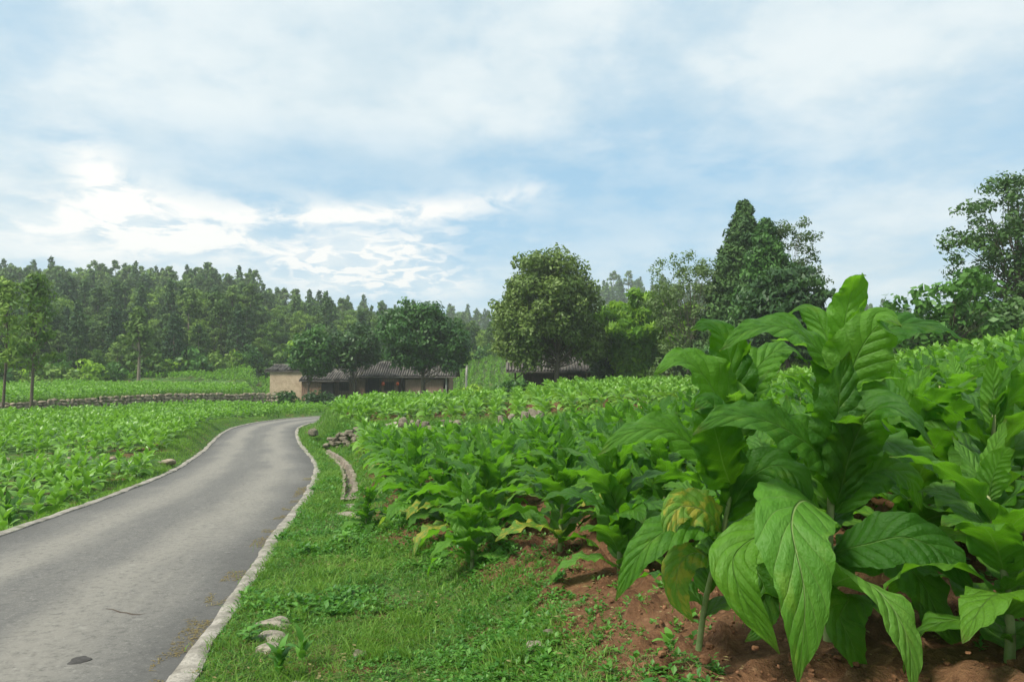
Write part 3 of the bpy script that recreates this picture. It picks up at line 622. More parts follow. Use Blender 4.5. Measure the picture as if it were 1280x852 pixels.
pleaf(rootA, [(893, 700, 3.1), (868, 690, 3.0), (850, 705, 2.98), (848, 740, 2.96), (866, 778, 2.96)], .15, [(-.2, -.5, 1), (-.2, -.9, .5), (0, -1, .1)], 28, 'tob_yellow', ruf=.08, tint=1., label='pale yellow ragged lowest leaf')
pleaf(rootA, [(910, 650, 3.14), (935, 600, 3.1), (970, 580, 3.05), (1000, 600, 3.0), (1010, 640, 2.98)], .22, [(.1, -.8, .7), (.1, -.9, .6), (.2, -1, .1)], 29, tint=.2)
pleaf(rootA, [(895, 690, 3.12), (925, 690, 3.1), (955, 730, 3.06), (950, 780, 3.04), (930, 800, 3.04)], .2, [(.2, -.6, .8), (.1, -.9, .4), (0, -1, .1)], 30, tint=.3)

def extra_leaves(root, stem, seed, n, z0, z1, L0, L1):
    r = np.random.default_rng(seed); cp = catmull(np.array([P(*q) for q in stem]), 6) - np.array(root.location)
    for i in range(n):
        t = i / (n - 1); z = z0 + (z1 - z0) * t; b = np.array([np.interp(z, cp[:, 2], cp[:, q]) for q in range(3)])
        a = (i * 2.4 + r.normal(0, .3)) % 6.283; L = (L0 + (L1 - L0) * t) * r.uniform(.85, 1.15)
        if math.sin(a) < -.35 and t < .55: a = -a                       # the drooping front leaves fill that side already
        p, N = arc_leaf(b, a, L, R(42 + 34 * t + r.normal(0, 8)), -R(95 - 45 * t + r.normal(0, 15)), 14, twist=r.normal(0, .5), side=r.normal(0, .3))
        V, Q, UV = leaf_surf(p, N, L * r.uniform(.27, .37), 40, 10, .16, .11, int(r.integers(1e6)))
        obj('leaf', mesh_np('leaf', V, Q, [M['tob_pale' if r.random() < .2 else 'tob']], None, UV, True, np.full((len(V), 3), r.uniform(.2, .9))), root)
extra_leaves(rootB, [(1035, 800, 3.1), (1036, 690, 3.1), (1042, 570, 3.12), (1052, 470, 3.14), (1060, 425, 3.14)], 901, 24, .12, 1.20, .58, .32)
extra_leaves(rootA, [(873, 812, 3.1), (884, 740, 3.1), (905, 660, 3.12), (918, 580, 3.15), (922, 500, 3.2), (915, 440, 3.22)], 902, 20, .16, 1.15, .44, .28)

# ---------------------------------------------------------------- tobacco fields
plants = []     # x, y, height, rz, zone
def put_row(x, y, h, zone): plants.append((x, y, h, rng.uniform(0, 6.28), zone))
hand = [  # px, py of foot, depth, height, label
 (458, 652, 9.2, .72, 'small young tobacco plant standing apart at the head of the ditch'),
 (590, 700, 6.4, 1.0, 'tobacco plant at the verge corner of the field with pale drooping leaves'),
 (700, 690, 5.9, 1.08, 'tobacco plant behind the bare red soil, right of the verge corner plant'),
 (775, 690, 4.9, 1.12, 'tobacco plant leaning over the red soil, left of the two big front plants'),
 (520, 655, 8.6, .9, 'tobacco plant on the verge side beside the reddish weed patch'),
 (1262, 840, 2.75, 1.0, 'tobacco plant cut off by the lower right corner of the view'),
 (1240, 742, 3.7, 1.25, 'large dark tobacco plant at the right edge behind the corner one'),
 (1140, 705, 4.1, 1.22, 'tobacco plant directly behind the tallest one, to its right'),
 (960, 700, 4.2, 1.18, 'tobacco plant filling the gap behind the two big front plants'),
]
handxy = []
for px, py, yy, h, lab in hand:
    p = P(px, py, yy); handxy.append((p[0], p[1])); plants.append((p[0], p[1], h, rng.uniform(0, 6.28), 'H:' + lab))
handxy += [(bb[0], bb[1]), (ba[0], ba[1])]
hx = np.array(handxy)
def vis(x, y, m_=240): 
    px = 640 + F * x / max(y, .1); return -m_ < px < 1280 + m_
# lower right field: rows run away from the camera, following its edge
for yy in np.arange(3.4, 40, .55):
    for c_ in np.arange(0, 44, .92):
        y = yy + rng.normal(0, .06); x = field_edge(min(y, 27)) + .38 + c_ + rng.normal(0, .06)
        if y > wall_y(x) - 1.3 and x < 7.5: continue
        if x > 7.5 and y > 33: continue
        if not vis(x, y): continue
        if y < 5.2 and x < .75: continue
        if np.hypot(hx[:, 0] - x, hx[:, 1] - y).min() < .46: continue
        if rng.random() < .04: continue
        put_row(x, y, rng.choice([rng.uniform(.95, 1.18), rng.uniform(.72, 1.0)], p=[.75, .25]) * np.interp(y, [3, 8, 25], [1.12, 1.0, .92]), 'lower')
# terrace above the stone bank
for y0 in np.arange(26.5, 47, .62):
    for x0 in np.arange(-13, 10, .95):
        x = x0 + rng.normal(0, .07); y = y0 + rng.normal(0, .08)
        if y < wall_y(x) + 3.3: continue
        s, _ = road_query(x, y)
        if s[0] < HALF + 2.0 or not vis(x, y): continue
        if rng.random() < .04: continue
        put_row(x, y, rng.uniform(.85, 1.1), 'terrace')
# fields left of the road
for y0 in np.concatenate([np.arange(8, 19, .46), np.arange(19, 76, .56)]):
    for x0 in np.arange(-56, -6, .80 if y0 < 45 else .95):
        x = x0 + rng.normal(0, .08); y = y0 + rng.normal(0, .08)
        if not vis(x, y, 30): continue
        s, _ = road_query(x, y); wc = float(wallc_y(x))
        if s[0] > -HALF - (.55 if y < 19 else .9): continue
        if 18.0 < y < 20.7: continue
        if x < -19 and 33.4 < y < 34.8 : continue
        if -1.7 < y - wc < .7: continue
        if y > 58 and x > -.36 * y: continue
        if y > wc + .9 and 60 < y and False: continue
        if 73.5 < y: continue
        if rng.random() < .05: continue
        zone = 'left near' if y < 19 else ('left middle' if y < wc else 'left upper')
        put_row(x, y, rng.uniform(.58, .80) if y < 19 else rng.uniform(.60, .88), zone)
for y0 in np.arange(78.5, 90, .7):
    for x0 in np.arange(-42, -26, 1.1): put_row(x0 + rng.normal(0, .1), y0, rng.uniform(.7, .9), 'hill')
for y0 in np.arange(86, 106, .9):
    for x0 in np.arange(-9, 4, 1.2): put_row(x0 + rng.normal(0, .15), y0 + rng.normal(0, .1), rng.uniform(.6, .9), 'hill')
pl = np.array([(p[0], p[1], p[2]) for p in plants]); zs = ground(pl[:, 0], pl[:, 1]); dist = np.hypot(pl[:, 0], pl[:, 1])
order = np.argsort(dist / pl[:, 2] + np.array([-1000 if p[4][0] == 'H' else 0 for p in plants]))
ZL = {'lower': 'leafy green tobacco plant in the lower field right of the verge', 'left near': 'low tobacco plant in the nearest plot left of the road', 'left middle': 'tobacco plant in the wide plot between path and stone wall left of the road', 'terrace': 'tobacco plant on the terrace above the stone bank'}
ZGp = {'lower': 'tobacco plants in the lower right field', 'left near': 'tobacco plants in the nearest left plot', 'left middle': 'tobacco plants in the wide left plot', 'terrace': 'tobacco plants on the terrace'}
def sub_label(x, y, zone):
    if zone != 'lower': return ZL[zone], ZGp[zone]
    px = 640 + F * x / y
    band = 'front rows' if y < 6.5 else ('middle rows' if y < 10 else 'back rows')
    side = 'along the verge' if x - field_edge(y) < .8 else ('left of the two tallest plants' if px < 830 else ('behind the two tallest plants' if px < 1130 else 'at the right of the view'))
    return f'tobacco plant in the {band}, {side}', f'tobacco plants in the {band}, {side}'
NHI, NIND = 60, 298
low = MB(); nlow = 0
Vs, Qs, Ms, Us, Cs = [], [], [], [], []; off = 0
for rank, i in enumerate(order):
    x, y, h, rz, zone = plants[i]; z = float(zs[i]) - .01
    if rank < NHI:
        parts = HI[rank % len(HI)]
        lab = zone[2:] if zone[0] == 'H' else sub_label(x, y, zone)[0]
        t = thing('tobacco_plant', lab, 'tobacco plant', (x, y, z), rz, None if zone[0] == 'H' else sub_label(x, y, zone)[1], h / 1.15)
        for nm, me in parts: obj(nm, me, t)
    elif rank < NIND:
        o = obj('tobacco_plant', MID[rank % len(MID)], None, (x, y, z), rz, h / 1.05)
        lb, gp = sub_label(x, y, zone); tag(o, lb, 'tobacco plant', gp)
    else:
        V, Q, M_, U_, C_ = LOW[rank % len(LOW)]; c, s = math.cos(rz) * h, math.sin(rz) * h
        Vs.append(np.stack([V[:, 0] * c - V[:, 1] * s + x, V[:, 0] * s + V[:, 1] * c + y, V[:, 2] * h + z], 1))
        Qs.append(Q + off); off += len(V); Ms.append(M_); Us.append(U_); Cs.append(np.clip(C_ + rng.normal(0, .12) + (.18 if zone.startswith('left') or zone == 'hill' else 0), 0, 1.5))
print('plants', len(plants))
tag(obj('tobacco_crop', mesh_np('tobacco_crop', np.concatenate(Vs), np.concatenate(Qs), [M['tob_far'], M['stem']], np.concatenate(Ms), np.concatenate(Us), True, np.concatenate(Cs))), 'far rows of green tobacco filling the fields on both sides of the road', None, None, 'stuff')

# ---------------------------------------------------------------- grass and weeds
def blades(x, y, h, wd, lean, seed, tint):
    r = np.random.default_rng(seed); n = len(x); s_b, z_b = road_query(x, y); z = np.where(np.abs(s_b) < HALF - .01, z_b + .006, ground(x, y) - .01); a = r.uniform(0, 6.28, n); la = r.uniform(0, 6.28, n)
    ln = lean * r.uniform(.2, 1.3, n) * h; c, s = np.cos(a) * wd / 2, np.sin(a) * wd / 2; lx, ly = np.cos(la) * ln, np.sin(la) * ln
    rows = []
    for t, w in ((0, 1), (.5, .85), (1, .08)):
        bx = x + lx * t * t; by = y + ly * t * t; bz = z + h * (t - .25 * lean * t * t)
        rows += [np.stack([bx - c * w, by - s * w, bz], 1), np.stack([bx + c * w, by + s * w, bz], 1)]
    V = np.stack(rows, 1).reshape(-1, 3); o = np.arange(n)[:, None] * 6
    Q = np.concatenate([o + [0, 1, 3, 2], o + [2, 3, 5, 4]]); return V, Q, np.repeat(tint, 6)
def verge_pts(n, y0, y1, s0, s1, seed, p=1.0):
    """random spots beside the road between two distances from its right edge"""
    r = np.random.default_rng(seed); y = y0 + (y1 - y0) * r.random(n) ** p
    a = np.interp(y, AX[:150, 1], AX[:150, 0]); x = a + HALF + s0 + (s1 - s0) * r.random(n); return x, y
gb = []
def scatter(x, y, hmin, hmax, wmin, wmax, lean, seed, dens_seed=None, thr=None, tint=None):
    r = np.random.default_rng(seed)
    if thr is not None:
        d = fbm(x * 1.3, y * 1.3, 4, dens_seed); kk = (d + r.normal(0, .05, len(x))) < thr; x, y = x[kk], y[kk]
    s_c = road_query(x, y)[0] - HALF; kc = ~((s_c > .66) & (s_c < .90) & (y > 12.2) & (y < 28) & (r.random(len(x)) < .93)); x, y = x[kc], y[kc]
    n = len(x); patch = fbm(x * 1.7, y * 1.7, 3, 77)
    h = r.uniform(hmin, hmax, n) * (.55 + patch); w = r.uniform(wmin, wmax, n)
    t = np.clip(patch * 1.2 - .1 + r.normal(.05, .28, n), 0, 1.5) if tint is None else np.full(n, tint); gb.append(blades(x, y, h, w, lean, seed, t))
def infield(x, y, m_=.15): return x - field_edge(y) + (fbm(x * 1.3, y * 1.3, 4, 21) - .47) * 1.3 > m_
for (n, y0, y1, h0, h1, w0, w1, sd) in ((52000, 2.6, 5.5, .025, .085, .004, .009, 1), (52000, 5.5, 10, .035, .10, .005, .011, 2), (36000, 10, 20, .05, .14, .009, .016, 3), (15000, 20, 34, .07, .2, .016, .028, 4)):
    x, y = verge_pts(n, y0, y1, .10, 4.6 if y0 < 9 else 3.2, sd); kk = ~infield(x, y, .1); x, y = x[kk], y[kk]
    kk = np.abs(x) < y * .8 + 1; scatter(x[kk], y[kk], h0, h1, w0, w1, 1.1, sd, 9, .505)
# bank in front of the terrace and its grass lip
r = np.random.default_rng(5); x = r.uniform(-9, 8, 26000); y = wall_y(x) + r.uniform(-.1, 3.4, len(x)); s, _ = road_query(x, y); kk = s > HALF + .15
scatter(x[kk], y[kk], .10, .32, .014, .03, .6, 6, tint=None)
x, y = r.uniform(-11, -6, 9000), r.uniform(25, 46, 9000); s, _ = road_query(x, y); kk = (s > HALF + .15) & (s < HALF + 2.3); scatter(x[kk], y[kk], .1, .3, .015, .03, .6, 8)
# left roadside strip and paths between the plots
st = r.uniform(8, 62, 15000); o = -(HALF + .18 + r.random(len(st)) * 1.0)
x = np.interp(st, AXS, AX[:, 0]) + np.interp(st, AXS, AXN[:, 0]) * o; y = np.interp(st, AXS, AX[:, 1]) + np.interp(st, AXS, AXN[:, 1]) * o
scatter(x, y, .05, .14, .012, .022, .7, 12, tint=1.0)
x, y = r.uniform(-22, -7, 9000), r.normal(19.3, .45, 9000); s, _ = road_query(x, y); kk = s < -HALF - .2; scatter(x[kk], y[kk], .05, .16, .014, .026, .7, 13, 9, .5)
x = r.uniform(-48, -12, 14000); y = wallc_y(x) + r.choice([-1, 1], len(x)) * r.uniform(.25, 1.1, len(x)); s, _ = road_query(x, y); kk = s < -HALF - .3; scatter(x[kk], y[kk], .1, .3, .03, .05, .6, 14)
x, y = r.uniform(-30, 14, 26000), r.uniform(46, 82, 26000); s, _ = road_query(x, y); kk = np.abs(s) > HALF + .3; scatter(x[kk], y[kk], .15, .5, .05, .09, .6, 15)
x, y = r.uniform(-60, 60, 26000), r.uniform(80, 112, 26000); scatter(x, y, .3, .9, .10, .2, .6, 16)
x, y = r.uniform(8, 40, 16000), r.uniform(32, 50, 16000); scatter(x, y, .2, .7, .04, .09, .6, 17)
# taller tufts and stalks in the verge
rt = np.random.default_rng(333)
for cx_, cy_ in zip(*verge_pts(150, 2.8, 14, .15, 4.0, 334)):
    if infield(np.array([cx_]), np.array([cy_]), .2)[0]: continue
    n_ = int(rt.integers(30, 90)); q_ = rt.uniform(.03, .09)
    scatter(cx_ + rt.normal(0, q_, n_), cy_ + rt.normal(0, q_, n_), .07, .20, .003, .008, .7, int(rt.integers(1e6)), tint=float(rt.uniform(.2, 1.3)))
# sparse grass between crop rows
x, y = r.uniform(-2, 6, 5000), r.uniform(3, 14, 5000); kk = infield(x, y, .1); scatter(x[kk], y[kk], .03, .09, .004, .008, .8, 18, 55, .42)
V = []; Q = []; T = []; off = 0
for a, b_, t in gb: V.append(a); Q.append(b_ + off); T.append(t); off += len(a)
T = np.concatenate(T); tag(obj('grass', mesh_np('grass', np.concatenate(V), np.concatenate(Q), [M['grass']], None, None, True, np.stack([T] * 3, 1))), 'short uneven green grass on verges and banks', None, None, 'stuff')
# dry blades and broad-leaved ground cover
gb = []
for n, y0, y1, sd in ((16000, 2.6, 6, 41), (12000, 6, 14, 42)):
    x, y = verge_pts(n, y0, y1, .05, 3.8, sd); kk = ~infield(x, y, .3); scatter(x[kk], y[kk], .02, .07, .003, .007, 1.4, sd)
x, y = verge_pts(7000, 2.6, 16, -.16, .02, 43, 1.3); kk = fbm(x * 2.5, y * 2.5, 3, 8) > .47; scatter(x[kk], y[kk], .008, .02, .004, .010, 3.0, 44)
V = []; Q = []; T = []; off = 0
for a, b_, t in gb: V.append(a); Q.append(b_ + off); T.append(t); off += len(a)
T = np.concatenate(T); tag(obj('dry_grass', mesh_np('dry_grass', np.concatenate(V), np.concatenate(Q), [M['grass_dry']], None, None, True, np.stack([T] * 3, 1))), 'dry straw-coloured blades scattered through the verge', None, None, 'stuff')
def rosettes(x, y, size, seed, nl=6, el=.5):
    """little broad leaves, several per plant"""
    r = np.random.default_rng(seed); n = len(x); z = ground(x, y); V = []; C = []
    for j in range(nl):
        a = j * 2.4 + r.uniform(-.5, .5, n) + r.uniform(0, 6.28, n) * (j == 0); L = size * r.uniform(.5, 1.1, n); e = r.uniform(.1, 1.1, n) * el * 2
        h = size * r.uniform(.2, 1.1, n) * (j / nl + .2); d = np.stack([np.cos(a) * np.cos(e), np.sin(a) * np.cos(e), np.sin(e)], 1); sd = np.stack([-np.sin(a), np.cos(a), 0 * a], 1)
        b = np.stack([x, y, z + h], 1) + d * (L * .12)[:, None]; w = (L * .27)[:, None]
        m1 = b + d * (L * .45)[:, None]; tip = b + d * L[:, None] - np.array([0, 0, 1]) * (L * .18)[:, None]
        V.append(np.stack([b, m1 + sd * w, tip, m1 - sd * w], 1)); C.append(np.repeat(np.clip(r.normal(.5, .25, n), 0, 1.2)[:, None], 4, 1))
    V = np.concatenate(V).reshape(-1, 3); C = np.concatenate(C).reshape(-1); return V, np.arange(len(V)).reshape(-1, 4), C
ro = []
for n, y0, y1, a, b_, sd in ((14000, 2.6, 5.5, .014, .05, 51), (12000, 5.5, 11, .02, .07, 52), (4000, 11, 27, .05, .10, 53)):
    x, y = verge_pts(n, y0, y1, .12, 4.4, sd); kk = ~infield(x, y, .45); x, y = x[kk], y[kk]; ro.append(rosettes(x, y, r.uniform(a, b_, len(x)) * np.maximum(.3, 2.4 * fbm(x * 1.4, y * 1.4, 3, 90) - .35), sd))
x, y = r.uniform(-9, 8, 3000), None; y = wall_y(x) + r.uniform(0, 2.2, len(x)); kk = road_query(x, y)[0] > HALF + .3; x, y = x[kk], y[kk]; ro.append(rosettes(x, y, r.uniform(.08, .2, len(x)), 54))
x, y = r.uniform(-1.5, 5, 3000), r.uniform(2.6, 8, 3000); kk = infield(x, y, .1) & (fbm(x * 1.5, y * 1.5, 3, 61) > .50); ro.append(rosettes(x[kk], y[kk], r.uniform(.025, .06, kk.sum()), 55))
V = []; Q = []; C = []; off = 0
for a, b_, c in ro: V.append(a); Q.append(b_ + off); C.append(c); off += len(a)
C = np.concatenate(C); tag(obj('weeds', mesh_np('weeds', np.concatenate(V), np.concatenate(Q), [M['weed']], None, None, False, np.stack([C] * 3, 1))), 'small broad-leaved weeds mixed into the grass', None, None, 'stuff')

x, y = verge_pts(1500, 2.6, 12, -.05, 4.2, 57, 1.3); kk = fbm(x * 1.9, y * 1.9, 3, 12) > .46; dl = rosettes(x[kk], y[kk], r.uniform(.015, .045, kk.sum()), 58, 2, .15)
tag(obj('dead_leaves', mesh_np('dead_leaves', dl[0] + np.array([0, 0, .02]), dl[1], [M['grass_dry']], None, None, False, np.stack([dl[2]] * 3, 1))), 'fallen brown leaf scraps caught in the verge', None, None, 'stuff')

# a few weeds big enough to stand alone
def big_weed(px, py, yy, H, n, L, label, seed, mt='weed', er=(20, 60)):
    p = P(px, py, yy); z = gz(p[0], p[1]); r = np.random.default_rng(seed); mb = MB(); mb.tube([(0, 0, -.02), (0, 0, H * .5), (.01, 0, H)], [.004, .003, .0015], 4)
    mf = MB()
    for i in range(n):
        a, N = arc_leaf((0, 0, H * (.15 + .8 * i / n)), i * 2.4 + r.uniform(-.3, .3), L * r.uniform(.75, 1.15), R(r.uniform(*er)), -R(r.uniform(30, 80)), 8); V, Q, U = leaf_surf(a, N, L * .36, 8, 4, .15, .03, seed + i); mf.add(V, Q, 0, U, np.full((len(V), 3), r.uniform(.4, 1)))
    t = thing('weed', label, 'weed', (p[0], p[1], z)); obj('stem', mb.mesh('stem', [M['stem']], True), t); obj('foliage', mf.mesh('foliage', [M[mt]], True), t)
big_weed(350, 792, 4.3, .20, 14, .13, 'tall leafy weed on the verge beside the pale stones', 71, er=(50, 80))
big_weed(378, 772, 4.5, .17, 10, .12, 'upright grassy weed next to the tall one on the verge', 72, er=(55, 82))
big_weed(312, 742, 4.9, .10, 9, .11, 'leafy weed growing against the kerb', 73)
big_weed(800, 838, 2.9, .08, 6, .11, 'blue-green broad-leaved seedling on the red soil at the bottom edge', 74, er=(15, 40))
big_weed(760, 800, 3.3, .06, 8, .07, 'little weed on the soil left of the leaning plant stem', 75)
big_weed(838, 770, 3.4, .09, 8, .10, 'grassy tuft beside the leaning plant stem', 76, er=(35, 70))
big_weed(520, 622, 11.0, .22, 16, .2, 'bushy low weed on the verge by the young tobacco plant', 77)
big_weed(432, 668, 8.2, .14, 14, .15, 'broad-leaved weed clump in the middle of the verge', 78)

# stones lying about
def stone(px, py, yy, size, label, mt='stone_pale', name='stone', sink=.42, group=None, rz=0):
    p = P(px, py, yy); z = gz(p[0], p[1]); mb = MB().rock((0, 0, 0), size, 0, 6, rz=rz)
    tag(obj(name, mb.mesh(name, [M[mt]], False), None, (p[0], p[1], z + size[2] * (.5 - sink))), label, 'stone', group)
stone(346, 712, 5.3, (.30, .22, .08), 'flat pale stone in the verge, upper one of three near the kerb')
stone(340, 735, 5.0, (.22, .2, .07), 'flat pale stone in the verge, middle one of three near the kerb')
stone(335, 757, 4.75, (.17, .2, .07), 'flat pale stone in the verge, lowest of three near the kerb')
stone(378, 797, 4.2, (.17, .08, .05), 'small pale slab lying in the grass below the tall weed')
stone(672, 754, 4.1, (.13, .09, .06), 'pinkish stone at the edge of the red soil')
stone(688, 748, 4.15, (.10, .05, .06), 'thin grey stone chip beside the pinkish stone', 'stone')
stone(450, 745, 4.7, (.09, .09, .09), 'small grey stone poking out of the grass', 'stone')
stone(322, 848, 3.6, (.14, .12, .08), 'grey stone at the bottom edge of the verge', 'stone')
stone(437, 645, 10.6, (.5, .4, .12), 'flat stone at the near end of the drainage channel')
stone(436, 625, 11.6, (.45, .5, .12), 'second flat stone along the drainage channel')
rr = np.random.default_rng(3); mb = MB()
for _ in range(2600):
    x, y = rr.uniform(-.6, 3.6), 2.7 + 4.5 * rr.random() ** 1.6
    if not infield(x, y, .1): continue
    sz = rr.uniform(.006, .026) * (1 + (rr.random() < .08) * 1.0); mb.rock((x, y, gz(x, y) + sz * .1), (sz * 1.3, sz, sz * .8), 0, 3, rr.integers(1e6), rz=rr.uniform(0, 3))
M['clod'] = simple('soil_clod', (.10, .045, .021), (.26, .13, .065), 20, .95, .6, .01)
tag(obj('soil_clods', mb.mesh('soil_clods', [M['clod']], True)), 'crumbs and clods of red-brown soil', None, None, 'stuff')

# ---------------------------------------------------------------- dry stone banks
def stone_bank(name, pts, hfun, label, seed, size=.34, mt='stone', courses=3, depth=.3, gap=0.0, mudmix=0):
    r = np.random.default_rng(seed); mb = MB(); pts = np.array(pts, float); L = np.concatenate([[0], np.cumsum(np.linalg.norm(np.diff(pts, axis=0), axis=1))]); 
    for c in range(courses):
        s = r.uniform(0, size)
        while s < L[-1]:
            w = size * r.uniform(.55, 1.5); x = np.interp(s, L, pts[:, 0]); y = np.interp(s, L, pts[:, 1]); x2 = np.interp(s + .1, L, pts[:, 0]); y2 = np.interp(s + .1, L, pts[:, 1]); s += w * .92
            if r.random() < gap: continue
            H = hfun(x, y); h = H / courses
            z0 = float(ground(np.array([x]), np.array([y - .45]))[0]); mb.rock((x, y + c * .05, z0 + h * (c + .45)), (w * 1.02, depth, h * 1.25 * r.uniform(.8, 1.15)), 0, 4, r.integers(1e6), .18, math.atan2(y2 - y, x2 - x))
    return tag(obj(name, mb.mesh(name, [M[mt]], False)), label, 'stone wall')
xs = np.linspace(-6.95, -5.6, 6); stone_bank('stone_wall', np.stack([xs, wall_y(xs) + .02], 1), lambda x, y: .62, 'dry stone wall end holding the terrace beside the drainage channel', 5, .30, courses=4)
xs = np.linspace(-3.9, -1.8, 6); stone_bank('stone_wall', np.stack([xs, wall_y(xs) + .02], 1), lambda x, y: .9, 'stretch of mossy stone bank left of the big pale boulder', 6, .32, courses=3, gap=.25)
xs = np.linspace(-.9, 1.0, 6); stone_bank('stone_wall', np.stack([xs, wall_y(xs) + .02], 1), lambda x, y: .95, 'stretch of dark stone bank under the big pale boulder', 7, .34, courses=3, gap=.2)
def boulder(px, py, yy, size, label, mt='stone_pale'):
    p = P(px, py, yy); mb = MB().rock((0, 0, 0), size, 0, 7); tag(obj('boulder', mb.mesh('boulder', [M[mt]], False), None, tuple(p)), label, 'boulder')
boulder(489, 534, 25.2, (.5, .45, .5), 'round pinkish boulder on the terrace edge, left one')
boulder(636, 534, 24.0, (1.15, .6, .42), 'wide pale flat boulder on the terrace edge above the stone bank')
boulder(670, 524, 23.6, (.6, .5, .35), 'smaller pale boulder right of the wide flat one')
boulder(392, 541, 29.5, (.45, .4, .35), 'grey boulder by the road bend at the ditch end', 'stone')
xs = np.linspace(-52, -20, 60); 
stone_bank('retaining_wall', np.stack([xs, wallc_y(xs) - .05], 1), lambda x, y: np.interp(x, [-50, -32, -21], [1.0, .9, 1.25]), 'long low tan stone retaining wall crossing the left fields', 8, .36, 'tanstone', 5, .35)
xs = np.linspace(-30, -20, 20); stone_bank('retaining_wall', np.stack([xs, xs * 0 + 34.1], 1), lambda x, y: .22, 'short low stone edging across the wide left plot', 10, .4, 'tanstone', 1, .3)
xs = np.linspace(-16, -9.2, 16); stone_bank('retaining_wall', np.stack([xs, xs * 0 + 19.35], 1), lambda x, y: .20, 'low tan stone edging between the two nearest left plots', 11, .4, 'tanstone', 1, .3, gap=.25)
for j, (px, py, yy) in enumerate(((130, 490, 71), (148, 487, 73), (162, 490, 72))):
    boulder(px, py, yy, (1.5 - .3 * j, 1, 1.0), ['grey boulder at the wood edge behind the left fields, leftmost of three', 'grey boulder at the wood edge, middle of three', 'grey boulder at the wood edge, rightmost of three'][j], 'stone')

# ---------------------------------------------------------------- trees
def cards(r, c, n, rad, size, flat=.75, asp=1.5, up=.25, droop=0.0):
    """n leaf-sized faces spread through one clump"""
    d = norm(r.normal(size=(n, 3))); rr = r.random(n) ** .45; p = c + d * rr[:, None] * np.asarray(rad) * [1, 1, flat]
    nn_ = norm(d * 1.0 + r.normal(0, .48, (n, 3)) + [0, 0, up]); t = norm(np.cross(nn_, r.normal(size=(n, 3)))); 
    if droop: t = norm(t + [0, 0, -droop])
    b = np.cross(nn_, t); s = size * r.uniform(.6, 1.25, n)[:, None]
    V = np.stack([p - t * s * .5 * asp, p + b * s * .42, p + t * s * .5 * asp, p - b * s * .42], 1).reshape(-1, 3); return V, np.arange(n * 4).reshape(-1, 4)
def crown_mesh(name, clumps, per, size, mt, seed, flat=.75, asp=1.5, up=.25, droop=0., smooth=False):
    r = np.random.default_rng(seed); V = []; Q = []; C = []; off = 0
    for c, rad, tint in clumps:
        n = max(6, int(per * (rad if np.isscalar(rad) else max(rad)) ** 2)); v, q = cards(r, np.asarray(c, float), n, rad, size, flat, asp, up, droop); V.append(v); Q.append(q + off); off += len(v); C.append(np.full((len(v), 3), tint))
    return mesh_np(name, np.concatenate(V), np.concatenate(Q), [mt], None, None, smooth, np.concatenate(C))
def clumps_in(r, c, rad, n, cr, shape=None, shell=.55, zmin=-1):
    """clump centres near the surface of an egg-shaped crown"""
    out = []; c = np.asarray(c, float); rad = np.asarray(rad, float); golden = 2.39996
    for i in range(n):
        zf = 1 - 2 * (i + .5) / n; 
        if zf < zmin: continue
        q = math.sqrt(1 - zf * zf); a = i * golden + r.normal(0, .3); k_ = 1 - (r.random() ** 1.4) * shell
        d = np.array([q * math.cos(a), q * math.sin(a), zf]); 
        if shape is not None: d[:2] *= shape(zf)
        out.append((c + d * rad * k_ * r.uniform(.84, 1.09), cr * r.uniform(.55, 1.4), float(np.clip(r.normal(.5, .3), 0, 1.3))))
    return out
def limb_mesh(name, H, r0, targets, mt, seed, fork=.35, lean=(0, 0), top=.75, sides=8):
    r = np.random.default_rng(seed); mb = MB(); z = np.linspace(0, 1, 9); tr = np.stack([lean[0] * z + .04 * H * .3 * np.sin(z * 4 + seed), lean[1] * z, z * H * top - .2], 1)
    mb.tube(tr, np.linspace(r0, r0 * .22, 9) * np.array([1.25] + [1] * 8), sides)
    for t in targets:
        t = np.asarray(t, float); f = np.clip(fork + (t[2] / H - fork) * r.uniform(.35, .8), .12, .95)
        b = np.array([np.interp(f, z, tr[:, i]) for i in range(3)]); mid_ = b * .5 + t * .5 + [0, 0, -.06 * H * r.random()] + r.normal(0, .02 * H, 3)
        rb = r0 * (1 - f * .7) * .42; mb.tube([b, b * .7 + mid_ * .3, mid_, t], [rb, rb * .8, rb * .5, rb * .15], 5, cap=False)
    return mb.mesh(name, [M[mt]], True)
def tree(name, label, cat, px, py, yy, H, crown, mt, bark='bark', r0=.2, per=60, size=.25, flat=.8, asp=1.5, up=.25, droop=0., fork=.35, seed=1, nlimb=16, lean=(0, 0), top=.75, group=None, zoff=None):
    p = P(px, py, yy); z = gz(p[0], p[1]) - .1 if zoff is None else zoff
    r = np.random.default_rng(seed); t = thing(name, label, cat, (p[0], p[1], z), 0, group)
    cl = crown(r); tg = [c[0] for c in cl]; r.shuffle(tg)
    obj('trunk', limb_mesh('trunk', H, r0, tg[:nlimb], bark, seed, fork, lean, top), t)
    obj('crown', crown_mesh('crown', cl, per, size, FOL[mt], seed + 1, flat, asp, up, droop), t)
    return t
